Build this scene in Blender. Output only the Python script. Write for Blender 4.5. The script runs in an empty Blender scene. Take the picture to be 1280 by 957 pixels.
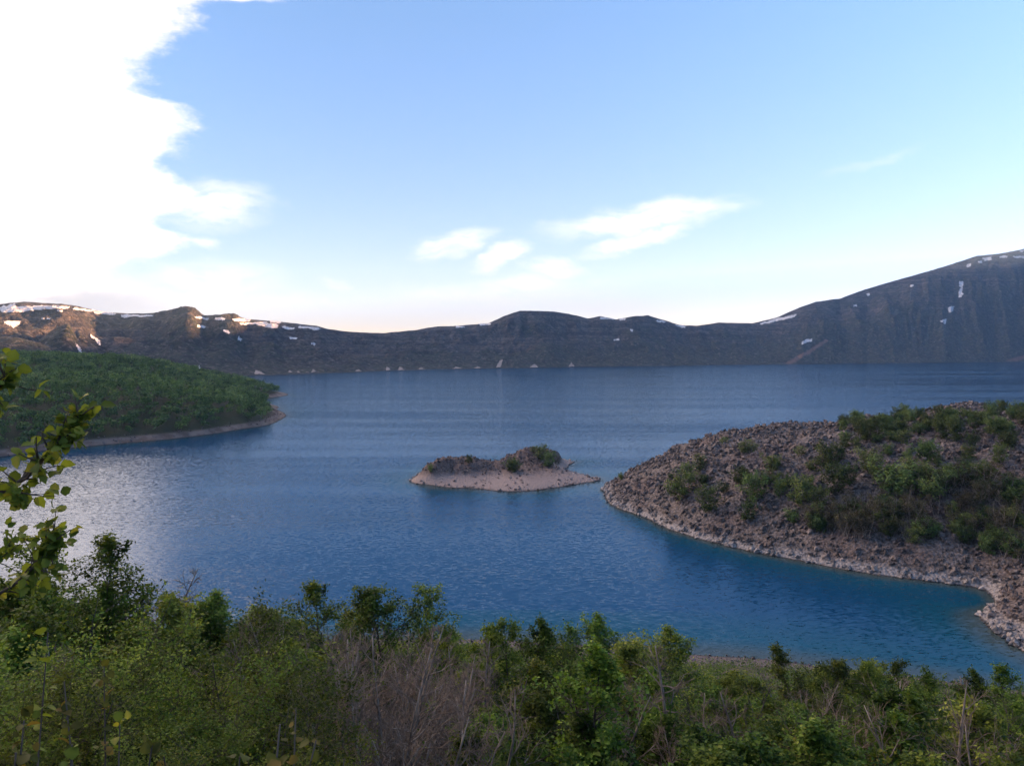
import bpy, math, random
import numpy as np
from mathutils import Vector, Euler

# ------------------------------------------------------------------ camera, sky, sun, exposure
scene = bpy.context.scene
COL = scene.collection
CAM_H = 50.0                    # metres above the lake
FPX, CX, CY = 960.0, 640.0, 478.5   # photograph: focal length and centre in its own pixels
PITCH = math.radians(2.5)
cam_d = bpy.data.cameras.new('camera')
cam_d.sensor_width = 36.0
cam_d.lens = 36.0 * FPX / 1280.0
cam_d.clip_start = 0.1
cam_d.clip_end = 30000.0
cam = bpy.data.objects.new('camera', cam_d)
cam.location = (0, 0, CAM_H)
cam.rotation_euler = (math.pi / 2 - PITCH, 0, 0)
COL.objects.link(cam)
scene.camera = cam

SUN_AZ, SUN_EL = 82.0, 5.0      # degrees right of the view direction, degrees above the horizon
SKY_STRENGTH = 0.075
EXPOSURE = 3.0

sun_d = bpy.data.lights.new('sun', 'SUN')
sun_d.energy = 5.0
sun_d.angle = math.radians(0.5)
sun_d.color = (1.0, 0.51, 0.23)
sun = bpy.data.objects.new('sun', sun_d)
sv = Vector((math.cos(math.radians(SUN_EL)) * math.sin(math.radians(SUN_AZ)),
             math.cos(math.radians(SUN_EL)) * math.cos(math.radians(SUN_AZ)),
             math.sin(math.radians(SUN_EL))))
sun.rotation_euler = sv.to_track_quat('Z', 'Y').to_euler()
sun.location = (200, 0, 900)
COL.objects.link(sun)

vs = scene.view_settings
vs.view_transform = 'Standard'
vs.look = 'None'
vs.exposure = EXPOSURE
vs.gamma = 1.0
vs.use_curve_mapping = False
scene.render.engine = 'CYCLES'
cy = scene.cycles
cy.use_denoising = True
cy.denoising_input_passes = 'RGB_ALBEDO_NORMAL'
cy.denoising_prefilter = 'ACCURATE'
cy.max_bounces = 6
cy.diffuse_bounces = 2
cy.glossy_bounces = 2
cy.transmission_bounces = 2
cy.volume_bounces = 0
cy.caustics_reflective = False
cy.caustics_refractive = False


class NT:
    """small helper to write node trees"""
    def __init__(self, tree):
        self.t = tree
        self.t.nodes.clear()

    def n(self, kind, **kw):
        nd = self.t.nodes.new(kind)
        for k, v in kw.items():
            setattr(nd, k, v)
        return nd

    def put(self, sock, v):
        if hasattr(v, 'is_output') or isinstance(v, bpy.types.NodeSocket):
            self.t.links.new(v, sock)
        else:
            sock.default_value = v

    def math(self, op, a, b=None, c=None, clamp=False):
        nd = self.n('ShaderNodeMath', operation=op, use_clamp=clamp)
        self.put(nd.inputs[0], a)
        if b is not None:
            self.put(nd.inputs[1], b)
        if c is not None:
            self.put(nd.inputs[2], c)
        return nd.outputs[0]

    def mix(self, f, a, b, blend='MIX'):
        nd = self.n('ShaderNodeMix', data_type='RGBA', blend_type=blend)
        self.put(nd.inputs[0], f)
        self.put(nd.inputs[6], a if not isinstance(a, tuple) else tuple(a) + ((1,) if len(a) == 3 else ()))
        self.put(nd.inputs[7], b if not isinstance(b, tuple) else tuple(b) + ((1,) if len(b) == 3 else ()))
        return nd.outputs[2]

    def mixf(self, f, a, b):
        nd = self.n('ShaderNodeMix', data_type='FLOAT')
        self.put(nd.inputs[0], f)
        self.put(nd.inputs[2], a)
        self.put(nd.inputs[3], b)
        return nd.outputs[0]

    def smooth(self, v, lo, hi, to0=0.0, to1=1.0):
        nd = self.n('ShaderNodeMapRange', interpolation_type='SMOOTHSTEP')
        self.put(nd.inputs[0], v)
        nd.inputs[1].default_value = lo
        nd.inputs[2].default_value = hi
        nd.inputs[3].default_value = to0
        nd.inputs[4].default_value = to1
        return nd.outputs[0]

    def noise(self, vec, scale, detail=3.0, rough=0.5, dim='3D'):
        nd = self.n('ShaderNodeTexNoise', noise_dimensions=dim)
        if vec is not None:
            self.put(nd.inputs['Vector'], vec)
        nd.inputs['Scale'].default_value = scale
        nd.inputs['Detail'].default_value = detail
        nd.inputs['Roughness'].default_value = rough
        return nd

    def mapping(self, vec, loc=(0, 0, 0), rot=(0, 0, 0), scale=(1, 1, 1), kind='POINT'):
        nd = self.n('ShaderNodeMapping', vector_type=kind)
        self.put(nd.inputs[0], vec)
        nd.inputs[1].default_value = loc
        nd.inputs[2].default_value = rot
        nd.inputs[3].default_value = scale
        return nd.outputs[0]

    def combine(self, x, y, z=0.0):
        nd = self.n('ShaderNodeCombineXYZ')
        self.put(nd.inputs[0], x)
        self.put(nd.inputs[1], y)
        self.put(nd.inputs[2], z)
        return nd.outputs[0]


# pixel of the photograph -> direction; a point then follows from what it touches
cp, sp_ = math.cos(PITCH), math.sin(PITCH)


def ray(px, py):
    px = np.asarray(px, float)
    py = np.asarray(py, float)
    a = (px - CX) / FPX
    b = (CY - py) / FPX
    return a, cp + b * sp_, b * cp - sp_       # x, y, z (not normalised)


def gnd(px, py, z=0.0):
    x, y, zz = ray(px, py)
    t = (z - CAM_H) / zz
    return np.array([x * t, y * t]).T


def azel(px, py):
    x, y, z = ray(px, py)
    return math.degrees(math.atan2(x, y)), math.degrees(math.atan2(z, math.hypot(x, y)))


def build_world():
    w = bpy.data.worlds.new('World')
    scene.world = w
    w.use_nodes = True
    g = NT(w.node_tree)
    out = g.n('ShaderNodeOutputWorld')
    bg = g.n('ShaderNodeBackground')
    bg.inputs[1].default_value = SKY_STRENGTH
    sky = g.n('ShaderNodeTexSky', sky_type='NISHITA')
    sky.sun_disc = False
    sky.sun_elevation = math.radians(SUN_EL)
    sky.sun_rotation = math.radians(SUN_AZ)
    sky.altitude = 2300
    sky.air_density = 1.0
    sky.dust_density = 0.6
    sky.ozone_density = 2.0
    tc = g.n('ShaderNodeTexCoord')
    sep = g.n('ShaderNodeSeparateXYZ')
    g.put(sep.inputs[0], tc.outputs['Generated'])
    az = g.math('MULTIPLY', g.math('ARCTAN2', sep.outputs[0], sep.outputs[1]), 57.29578)
    el = g.math('MULTIPLY', g.math('ARCSINE', sep.outputs[2]), 57.29578)
    ae = g.combine(az, el)
    # wispy warp of the cloud edges, in degrees
    nz = g.noise(g.mapping(ae, scale=(0.16, 0.30, 1)), 1.0, 7.0, 0.62)
    nzc = g.n('ShaderNodeVectorMath', operation='SUBTRACT')
    g.put(nzc.inputs[0], nz.outputs['Color'])
    nzc.inputs[1].default_value = (0.5, 0.5, 0.5)
    # --- the big bank on the left: its edge (azimuth) as a curve of elevation
    edge = [(-5, 330), (0, 228), (30, 208), (60, 182), (88, 152), (112, 150), (128, 200), (150, 219), (180, 207),
            (205, 172), (222, 188), (240, 214), (262, 196), (278, 160), (292, 206), (312, 190), (334, 150), (356, 170), (400, 210)]
    fc = g.n('ShaderNodeFloatCurve')
    pts = []
    for py, px in edge:
        a, e = azel(px, py)
        pts.append(((e + 5) / 40.0, (a + 45) / 45.0))
    pts.sort()
    pts = [(0.0, pts[0][1])] + pts + [(1.0, pts[-1][1] + 0.1)]
    cv = fc.mapping.curves[0]
    for i, p in enumerate(pts):
        if i < 2:
            cv.points[i].location = p if i == 0 else pts[-1]
        if 0 < i < len(pts) - 1:
            cv.points.new(*p)
    fc.mapping.update()
    g.put(fc.inputs['Value'], g.math('DIVIDE', g.math('ADD', el, 5.0), 40.0, clamp=True))
    eaz = g.math('SUBTRACT', g.math('MULTIPLY', fc.outputs[0], 45.0), 45.0)
    sepn = g.n('ShaderNodeSeparateXYZ')
    g.put(sepn.inputs[0], nzc.outputs[0])
    dist = g.math('ADD', g.math('SUBTRACT', eaz, az), g.math('MULTIPLY', sepn.outputs[0], 5.0))
    nf = g.noise(g.mapping(ae, rot=(0, 0, math.radians(-20)), scale=(0.55, 1.1, 1)), 1.0, 8.0, 0.68)
    dist = g.math('ADD', dist, g.math('MULTIPLY', g.math('SUBTRACT', nf.outputs[0], 0.5), 4.5))
    bank = g.math('ADD', g.math('MULTIPLY', g.smooth(dist, -2.4, 1.8), 0.30), g.math('MULTIPLY', g.smooth(dist, -0.4, 5.5), 0.70))
    bank = g.math('MULTIPLY', bank, g.smooth(az, -110, -70))
    bank = g.math('MULTIPLY', bank, g.smooth(el, 70, 45))
    # --- separate wisps: centre pixel, half length and half height in pixels, tilt in degrees, opacity
    wisps = [(262, 256, 76, 26, 5, .75), (250, 300, 26, 8, 0, .55), (262, 352, 92, 26, 2, .85), (215, 378, 190, 26, -2, .9),
             (330, 392, 150, 14, -3, .6),
             (568, 305, 50, 15, 14, .75), (622, 322, 38, 13, 24, .85), (800, 272, 120, 17, 6, .9), (800, 297, 78, 10, 16, .85),
             (690, 334, 34, 12, -8, .8), (650, 356, 62, 14, 4, .8), (600, 378, 180, 22, 3, .62), (520, 392, 170, 20, 2, .5),
             (425, 360, 18, 8, 0, .5), (408, 380, 16, 6, 0, .5), (720, 382, 130, 14, -3, .45), (1090, 205, 60, 6, 14, .16)]
    warp = g.n('ShaderNodeVectorMath', operation='MULTIPLY_ADD')
    g.put(warp.inputs[0], nzc.outputs[0])
    warp.inputs[1].default_value = (7.0, 2.8, 0)
    g.put(warp.inputs[2], ae)
    tot = None
    for px, py, hx, hy, tilt, op in wisps:
        a, e = azel(px, py)
        k = 57.3 / FPX * math.cos(math.radians(a))
        v = g.mapping(warp.outputs[0], loc=(a, e, 0), rot=(0, 0, math.radians(tilt)), scale=(hx * k * 1.15, hy * k * 1.25, 1), kind='TEXTURE')
        ln = g.n('ShaderNodeVectorMath', operation='LENGTH')
        g.put(ln.inputs[0], v)
        m = g.smooth(ln.outputs['Value'], 1.15, 0.15, 0.0, op)
        tot = m if tot is None else g.math('MAXIMUM', tot, m)
    fine = g.noise(g.mapping(warp.outputs[0], rot=(0, 0, math.radians(-12)), scale=(0.30, 1.7, 1)), 1.0, 7.0, 0.66)
    tot = g.math('MULTIPLY', tot, g.smooth(fine.outputs[0], 0.27, 0.58, 0.18, 1.0))
    k = 1.0 / (SKY_STRENGTH * 2 ** EXPOSURE)     # cloud radiance is given as it is exposed
    soft = g.noise(g.mapping(ae, scale=(0.10, 0.22, 1)), 1.0, 5.0, 0.55)
    lowg = g.smooth(g.math('ADD', el, g.math('MULTIPLY', g.math('SUBTRACT', soft.outputs[0], 0.5), 14.0)), 1.5, 11.0)
    bank_hi = g.mix(g.smooth(soft.outputs[0], 0.3, 0.7), (4.2 * k, 3.3 * k, 2.75 * k), (7.2 * k, 5.4 * k, 4.4 * k))
    bank_c = g.mix(lowg, (0.84 * k, 0.79 * k, 0.83 * k), bank_hi)
    wisp_c = g.mix(g.smooth(el, 1.5, 8.0), (1.02 * k, 0.94 * k, 0.96 * k), (1.4 * k, 1.35 * k, 1.33 * k))
    c = g.mix(tot, g_sky(g, sky, el), wisp_c)
    c = g.mix(bank, c, bank_c)
    g.put(bg.inputs[0], c)
    g.put(out.inputs[0], bg.outputs[0])


def g_sky(g, sky, el):
    """the sky texture, graded dimmer and pinker towards the horizon"""
    tint = g.mix(g.smooth(el, -4.0, 30.0), (0.84, 0.58, 0.71), (0.99, 0.945, 1.02))
    return g.mix(1.0, sky.outputs[0], tint, 'MULTIPLY')


build_world()

# ------------------------------------------------------------------ numeric helpers
def hash2(ix, iy, seed):
    h = (ix.astype(np.int64) * 374761393 + iy.astype(np.int64) * 668265263 + seed * 1442695041) & 0x7fffffff
    h = (h ^ (h >> 13)) * 1274126177 & 0x7fffffff
    return ((h ^ (h >> 16)) & 0xffff) / 65535.0


def vnoise(x, y, seed=0):
    x = np.asarray(x, float)
    y = np.asarray(y, float)
    ix, iy = np.floor(x), np.floor(y)
    fx, fy = x - ix, y - iy
    fx = fx * fx * fx * (fx * (fx * 6 - 15) + 10)
    fy = fy * fy * fy * (fy * (fy * 6 - 15) + 10)
    a, b = hash2(ix, iy, seed), hash2(ix + 1, iy, seed)
    c, d = hash2(ix, iy + 1, seed), hash2(ix + 1, iy + 1, seed)
    return (a + (b - a) * fx) * (1 - fy) + (c + (d - c) * fx) * fy


def fbm(x, y, octaves=4, seed=0, gain=0.5, ridged=False):
    s, amp, tot = 0, 1.0, 0
    for o in range(octaves):
        v = vnoise(x * 2 ** o + o * 17.3, y * 2 ** o - o * 9.1, seed + o) * 2 - 1
        if ridged:
            v = 1 - 2 * np.abs(v)
        s = s + v * amp
        tot += amp
        amp *= gain
    return s / tot


class TPS:
    def __init__(self, pts, smooth=0.0):
        p = np.array(pts, float)
        self.xy, z = p[:, :2] / 100.0, p[:, 2]
        n = len(p)
        K = self.phi(self.xy[:, None] - self.xy[None]) + np.eye(n) * smooth
        P = np.hstack([np.ones((n, 1)), self.xy])
        A = np.block([[K, P], [P.T, np.zeros((3, 3))]])
        s = np.linalg.lstsq(A, np.concatenate([z, np.zeros(3)]), rcond=None)[0]
        self.w, self.a = s[:n], s[n:]

    @staticmethod
    def phi(d):
        r2 = (d ** 2).sum(-1)
        return 0.5 * r2 * np.log(r2 + 1e-12)

    def __call__(self, x, y):
        x = np.asarray(x, float) / 100
        y = np.asarray(y, float) / 100
        s = self.a[0] + self.a[1] * x + self.a[2] * y
        for (cx, cy_), w in zip(self.xy, self.w):
            r2 = (x - cx) ** 2 + (y - cy_) ** 2
            s = s + w * 0.5 * r2 * np.log(r2 + 1e-12)
        return s


class Field:
    """height field on a regular grid; the mesh and every placement read it"""
    def __init__(self, x0, x1, y0, y1, step, fn):
        self.xs = np.arange(x0, x1 + step / 2, step)
        self.ys = np.arange(y0, y1 + step / 2, step)
        self.step = step
        X, Y = np.meshgrid(self.xs, self.ys, indexing='ij')
        self.X, self.Y = X, Y
        self.Z = fn(X, Y)

    def __call__(self, x, y):
        fx = np.clip((np.asarray(x, float) - self.xs[0]) / self.step, 0, len(self.xs) - 1.001)
        fy = np.clip((np.asarray(y, float) - self.ys[0]) / self.step, 0, len(self.ys) - 1.001)
        i, j = fx.astype(int), fy.astype(int)
        u, v = fx - i, fy - j
        Z = self.Z
        return (Z[i, j] * (1 - u) + Z[i + 1, j] * u) * (1 - v) + (Z[i, j + 1] * (1 - u) + Z[i + 1, j + 1] * u) * v

    def inside(self, x, y):
        return (x >= self.xs[0]) & (x <= self.xs[-1]) & (y >= self.ys[0]) & (y <= self.ys[-1])

    def hit(self, px, py, t0, t1, step=0.4):
        """where the ray through a pixel meets this ground"""
        x, y, z = ray(px, py)
        t = np.arange(t0, t1, step)
        h = self(x * t, y * t)
        ok = np.nonzero(h >= CAM_H + z * t)[0]
        if not len(ok):
            return None
        t = t[ok[0]]
        return np.array([x * t, y * t, float(self(x * t, y * t))])

    def faces(self, zmin):
        n, m = self.Z.shape
        idx = np.arange(n * m).reshape(n, m)
        a, b, c, d = idx[:-1, :-1], idx[1:, :-1], idx[1:, 1:], idx[:-1, 1:]
        zm = np.maximum.reduce([self.Z[:-1, :-1], self.Z[1:, :-1], self.Z[1:, 1:], self.Z[:-1, 1:]])
        keep = zm > zmin
        q = np.stack([a[keep], b[keep], c[keep], d[keep]], -1)
        v = np.stack([self.X.ravel(), self.Y.ravel(), self.Z.ravel()], -1)
        used = np.unique(q)
        remap = np.zeros(n * m, int)
        remap[used] = np.arange(len(used))
        return v[used], remap[q]


def mesh_np(name, verts, faces, attrs=None, mats=(), mat_idx=None, smooth=True):
    """verts (n,3), faces (m,3) or (m,4)"""
    me = bpy.data.meshes.new(name)
    verts = np.ascontiguousarray(verts, np.float32)
    faces = np.ascontiguousarray(faces, np.int32)
    m, k = faces.shape
    me.vertices.add(len(verts))
    me.vertices.foreach_set('co', verts.ravel())
    me.loops.add(m * k)
    me.loops.foreach_set('vertex_index', faces.ravel())
    me.polygons.add(m)
    me.polygons.foreach_set('loop_start', np.arange(0, m * k, k, dtype=np.int32))
    me.polygons.foreach_set('loop_total', np.full(m, k, np.int32))
    me.polygons.foreach_set('use_smooth', np.full(m, bool(smooth)))
    if mat_idx is not None:
        me.polygons.foreach_set('material_index', np.ascontiguousarray(mat_idx, np.int32))
    for an, av in (attrs or {}).items():
        at = me.attributes.new(an, 'FLOAT', 'POINT')
        at.data.foreach_set('value', np.ascontiguousarray(av, np.float32))
    for mt in mats:
        me.materials.append(mt)
    me.update()
    me.validate()
    return me


def link(name, data, parent=None, loc=None, rot=None, scale=None):
    o = bpy.data.objects.new(name, data)
    COL.objects.link(o)
    if parent is not None:
        o.parent = parent
    if loc is not None:
        o.location = tuple(float(v) for v in loc)
    if rot is not None:
        o.rotation_euler = tuple(float(v) for v in rot)
    if scale is not None:
        o.scale = (scale,) * 3 if np.isscalar(scale) else tuple(float(v) for v in scale)
    return o


def tag(o, label=None, cat=None, group=None, kind=None):
    if label:
        o['label'] = label
    if cat:
        o['category'] = cat
    if group:
        o['group'] = group
    if kind:
        o['kind'] = kind
    return o


# ------------------------------------------------------------------ materials
def new_mat(name):
    m = bpy.data.materials.new(name)
    m.use_nodes = True
    g = NT(m.node_tree)
    out = g.n('ShaderNodeOutputMaterial')
    return m, g, out


def principled(g, out, color, rough=0.9, spec=0.2, normal=None):
    b = g.n('ShaderNodeBsdfPrincipled')
    g.put(b.inputs['Base Color'], color if not isinstance(color, tuple) else tuple(color) + (1,))
    g.put(b.inputs['Roughness'], rough)
    g.put(b.inputs['Specular IOR Level'], spec)
    if normal is not None:
        g.put(b.inputs['Normal'], normal)
    g.put(out.inputs[0], b.outputs[0])
    return b


def bump(g, h, strength, dist):
    b = g.n('ShaderNodeBump')
    b.inputs['Strength'].default_value = strength
    b.inputs['Distance'].default_value = dist
    g.put(b.inputs['Height'], h)
    return b.outputs[0]


def pos(g):
    return g.n('ShaderNodeNewGeometry').outputs['Position']


def attr(g, name):
    return g.n('ShaderNodeAttribute', attribute_name=name).outputs['Fac']


def mat_leaf(name, dark, light, yellow, trans=0.35, obj_var=True):
    m, g, out = new_mat(name)
    t = attr(g, 'tint')
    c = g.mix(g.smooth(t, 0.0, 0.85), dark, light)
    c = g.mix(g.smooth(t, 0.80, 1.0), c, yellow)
    if obj_var:
        r = g.n('ShaderNodeObjectInfo').outputs['Random']
        hs = g.n('ShaderNodeHueSaturation')
        g.put(hs.inputs['Hue'], g.smooth(r, 0, 1, 0.470, 0.515))
        g.put(hs.inputs['Value'], g.smooth(g.math('FRACT', g.math('MULTIPLY', r, 7.31)), 0, 1, 0.62, 1.45))
        g.put(hs.inputs['Color'], c)
        c = hs.outputs[0]
    b = g.n('ShaderNodeBsdfPrincipled')
    g.put(b.inputs['Base Color'], c)
    b.inputs['Roughness'].default_value = 0.6
    b.inputs['Specular IOR Level'].default_value = 0.10
    tr = g.n('ShaderNodeBsdfTranslucent')
    g.put(tr.inputs[0], g.mix(1.0, c, (1.25, 1.2, 0.55), 'MULTIPLY'))
    mx = g.n('ShaderNodeMixShader')
    mx.inputs[0].default_value = trans
    g.put(mx.inputs[1], b.outputs[0])
    g.put(mx.inputs[2], tr.outputs[0])
    g.put(out.inputs[0], mx.outputs[0])
    return m


def mat_bark(name, c0, c1):
    m, g, out = new_mat(name)
    n = g.noise(g.mapping(g.n('ShaderNodeTexCoord').outputs['Object'], scale=(6, 6, 2)), 1.0, 4)
    c = g.mix(g.smooth(n.outputs[0], 0.3, 0.7), c0, c1)
    principled(g, out, c, 0.9, 0.15, bump(g, n.outputs[0], 0.5, 0.02))
    return m


def mat_stone(name, dark, light, pale, band=2.2, crack=0.6):
    """volcanic stone: brownish grey above, bleached in a band just above the water"""
    m, g, out = new_mat(name)
    p = pos(g)
    z = g.n('ShaderNodeSeparateXYZ')
    g.put(z.inputs[0], p)
    n1 = g.noise(p, 0.09, 5, 0.6).outputs[0]
    n2 = g.noise(p, 1.1, 6, 0.65).outputs[0]
    isl = g.n('ShaderNodeNewGeometry').outputs['Random Per Island']
    c = g.mix(g.smooth(n2, 0.3, 0.7), dark, light)
    c = g.mix(g.smooth(n1, 0.45, 0.7, 0, 0.6), c, (0.135, 0.09, 0.078))
    zz = g.math('ADD', z.outputs[2], g.math('MULTIPLY', g.math('SUBTRACT', n1, 0.5), 2.5))
    c = g.mix(g.smooth(zz, band, band * 0.35), c, pale)
    wet = g.smooth(z.outputs[2], 0.30, 0.08)
    c = g.mix(wet, c, (0.05, 0.045, 0.042))
    c = g.mix(1.0, c, g_grey(g, g.smooth(isl, 0, 1, 0.62, 1.3)), 'MULTIPLY')
    vo = g.n('ShaderNodeTexVoronoi')
    g.put(vo.inputs['Vector'], p)
    vo.inputs['Scale'].default_value = 1.5
    c = g.mix(g.smooth(vo.outputs['Distance'], 0.45, 0.8, 0, crack * 0.8), c, (0.04, 0.032, 0.028))
    hh = g.math('SUBTRACT', g.math('MULTIPLY', n2, 0.6), vo.outputs['Distance'])
    principled(g, out, c, 0.9, 0.2, bump(g, hh, 0.9, 0.4))
    return m


def g_grey(g, v):
    nd = g.n('ShaderNodeCombineColor')
    for i in range(3):
        g.put(nd.inputs[i], v)
    return nd.outputs[0]


LEAF_NEAR = mat_leaf('leaf_near', (0.08, 0.115, 0.02), (0.17, 0.22, 0.035), (0.28, 0.27, 0.05), 0.42, False)
LEAF_RED = mat_leaf('leaf_young', (0.06, 0.065, 0.016), (0.12, 0.125, 0.026), (0.17, 0.12, 0.03), 0.40, False)
LEAF_FG = mat_leaf('leaf_foreground', (0.036, 0.066, 0.012), (0.135, 0.19, 0.028), (0.22, 0.25, 0.044), 0.35)
LEAF_PEN = mat_leaf('leaf_peninsula', (0.04, 0.064, 0.022), (0.11, 0.155, 0.045), (0.15, 0.18, 0.052), 0.30)
LEAF_BROWN = mat_leaf('leaf_brownish', (0.04, 0.038, 0.02), (0.085, 0.08, 0.038), (0.11, 0.1, 0.045), 0.30)
LEAF_WOOD = mat_leaf('leaf_wood', (0.024, 0.054, 0.019), (0.125, 0.205, 0.07), (0.17, 0.23, 0.075), 0.25, False)
BARK = mat_bark('bark_grey', (0.055, 0.045, 0.035), (0.13, 0.105, 0.085))
BARK_PALE = mat_bark('bark_pale', (0.13, 0.105, 0.085), (0.30, 0.25, 0.20))
BARK_TWIG = mat_bark('bark_twig', (0.12, 0.088, 0.064), (0.25, 0.19, 0.145))
BARK_DARK = mat_bark('bark_dark', (0.045, 0.035, 0.028), (0.12, 0.09, 0.07))
STONE = mat_stone('stone_lava', (0.060, 0.048, 0.042), (0.245, 0.198, 0.176), (0.30, 0.262, 0.242))
STONE_ISLET = mat_stone('stone_islet', (0.065, 0.047, 0.040), (0.17, 0.122, 0.104), (0.285, 0.215, 0.185), 4.2, 0.15)
STONE_SHORE = mat_stone('stone_shore', (0.09, 0.07, 0.064), (0.18, 0.145, 0.13), (0.20, 0.16, 0.15), 2.6)


def mat_soil():
    m, g, out = new_mat('soil_slope')
    p = pos(g)
    n = g.noise(p, 0.6, 6, 0.65).outputs[0]
    n2 = g.noise(p, 6.0, 5, 0.7).outputs[0]
    z = g.n('ShaderNodeSeparateXYZ')
    g.put(z.inputs[0], p)
    c = g.mix(g.smooth(n, 0.35, 0.65), (0.035, 0.040, 0.016), (0.085, 0.068, 0.045))
    c = g.mix(g.smooth(n2, 0.35, 0.7, 0, 0.6), c, (0.12, 0.10, 0.07))
    beach = g.smooth(z.outputs[2], 2.0, 1.1)
    c = g.mix(beach, c, g.mix(g.smooth(n2, 0.35, 0.65), (0.08, 0.062, 0.055), (0.18, 0.145, 0.13)))
    c = g.mix(g.smooth(z.outputs[2], 0.25, 0.05), c, (0.05, 0.045, 0.042))
    principled(g, out, c, 0.95, 0.15, bump(g, n2, 0.9, 0.12))
    return m


def mat_rim():
    """far crater wall: banded lava, talus, scrub low down"""
    m, g, out = new_mat('crater_wall')
    p = pos(g)
    z = g.n('ShaderNodeSeparateXYZ')
    g.put(z.inputs[0], p)
    big = g.noise(p, 0.0035, 6, 0.6).outputs[0]
    mid = g.noise(g.mapping(p, scale=(1, 1, 0.35)), 0.02, 6, 0.65).outputs[0]
    fine = g.noise(p, 0.06, 6, 0.7).outputs[0]
    strata = g.noise(g.combine(g.math('MULTIPLY', big, 3.0), g.math('MULTIPLY', mid, 1.2), g.math('MULTIPLY', z.outputs[2], 0.09)), 1.0, 4, 0.6).outputs[0]
    slope = g.n('ShaderNodeSeparateXYZ')
    g.put(slope.inputs[0], g.n('ShaderNodeNewGeometry').outputs['Normal'])
    rock = g.mix(g.smooth(strata, 0.38, 0.62), (0.046, 0.044, 0.046), (0.150, 0.132, 0.122))
    rock = g.mix(g.smooth(fine, 0.35, 0.7, 0, 0.55), rock, (0.038, 0.032, 0.030))
    scrub = g.mix(g.smooth(fine, 0.35, 0.65), (0.026, 0.034, 0.026), (0.066, 0.072, 0.048))
    sm = g.math('ADD', g.math('MULTIPLY', mid, 1.6), g.math('MULTIPLY', big, 1.1))
    sm = g.math('ADD', sm, g.math('MULTIPLY', attr(g, 'green'), 0.9))
    veg = g.smooth(sm, 1.30, 1.62)
    c = g.mix(veg, rock, scrub)
    gully_shade = g.noise(g.mapping(p, scale=(1, 1, 0.10)), 0.035, 5, 0.65).outputs[0]
    c = g.mix(g.smooth(gully_shade, 0.47, 0.58, 0, 0.7), c, (0.030, 0.027, 0.026))  # dark upright streaks: shade of gullies put into the colour
    spk = g.noise(p, 0.10, 4, 0.7).outputs[0]
    c = g.mix(g.smooth(spk, 0.52, 0.66, 0, 0.75), c, (0.20, 0.175, 0.155))
    c = g.mix(attr(g, 'scree'), c, g.mix(fine, (0.16, 0.095, 0.075), (0.25, 0.16, 0.13)))
    principled(g, out, c, 0.95, 0.1, bump(g, g.math('ADD', fine, g.math('MULTIPLY', mid, 1.5)), 1.0, 32.0))
    return m


def mat_snow():
    m, g, out = new_mat('snow')
    n = g.noise(pos(g), 0.05, 4).outputs[0]
    d = g.noise(pos(g), 0.16, 4, 0.7).outputs[0]
    c = g.mix(n, (0.42, 0.42, 0.43), (0.64, 0.64, 0.65))
    principled(g, out, g.mix(g.smooth(d, 0.48, 0.64, 0, 0.85), c, (0.16, 0.14, 0.13)), 0.8, 0.2)
    return m


def mat_fan():
    m, g, out = new_mat('scree_pale')
    n = g.noise(pos(g), 0.08, 4).outputs[0]
    principled(g, out, g.mix(n, (0.17, 0.145, 0.13), (0.28, 0.245, 0.22)), 0.9, 0.2)
    return m


def mat_duff():
    m, g, out = new_mat('wood_floor')
    n = g.noise(pos(g), 0.15, 5).outputs[0]
    p = g.n('ShaderNodeSeparateXYZ')
    g.put(p.inputs[0], pos(g))
    c = g.mix(n, (0.030, 0.040, 0.016), (0.065, 0.058, 0.034))
    sh = g.mix(g.smooth(n, 0.35, 0.65), (0.11, 0.08, 0.065), (0.20, 0.155, 0.13))
    zz = g.math('ADD', p.outputs[2], g.math('MULTIPLY', g.math('SUBTRACT', n, 0.5), 2.0))
    c = g.mix(g.smooth(zz, 3.4, 2.2), c, sh)
    c = g.mix(g.smooth(p.outputs[2], 0.4, 0.1), c, (0.05, 0.045, 0.04))
    principled(g, out, c, 0.95, 0.1, bump(g, n, 0.8, 0.8))
    return m


WAVE = 0.55


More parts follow.
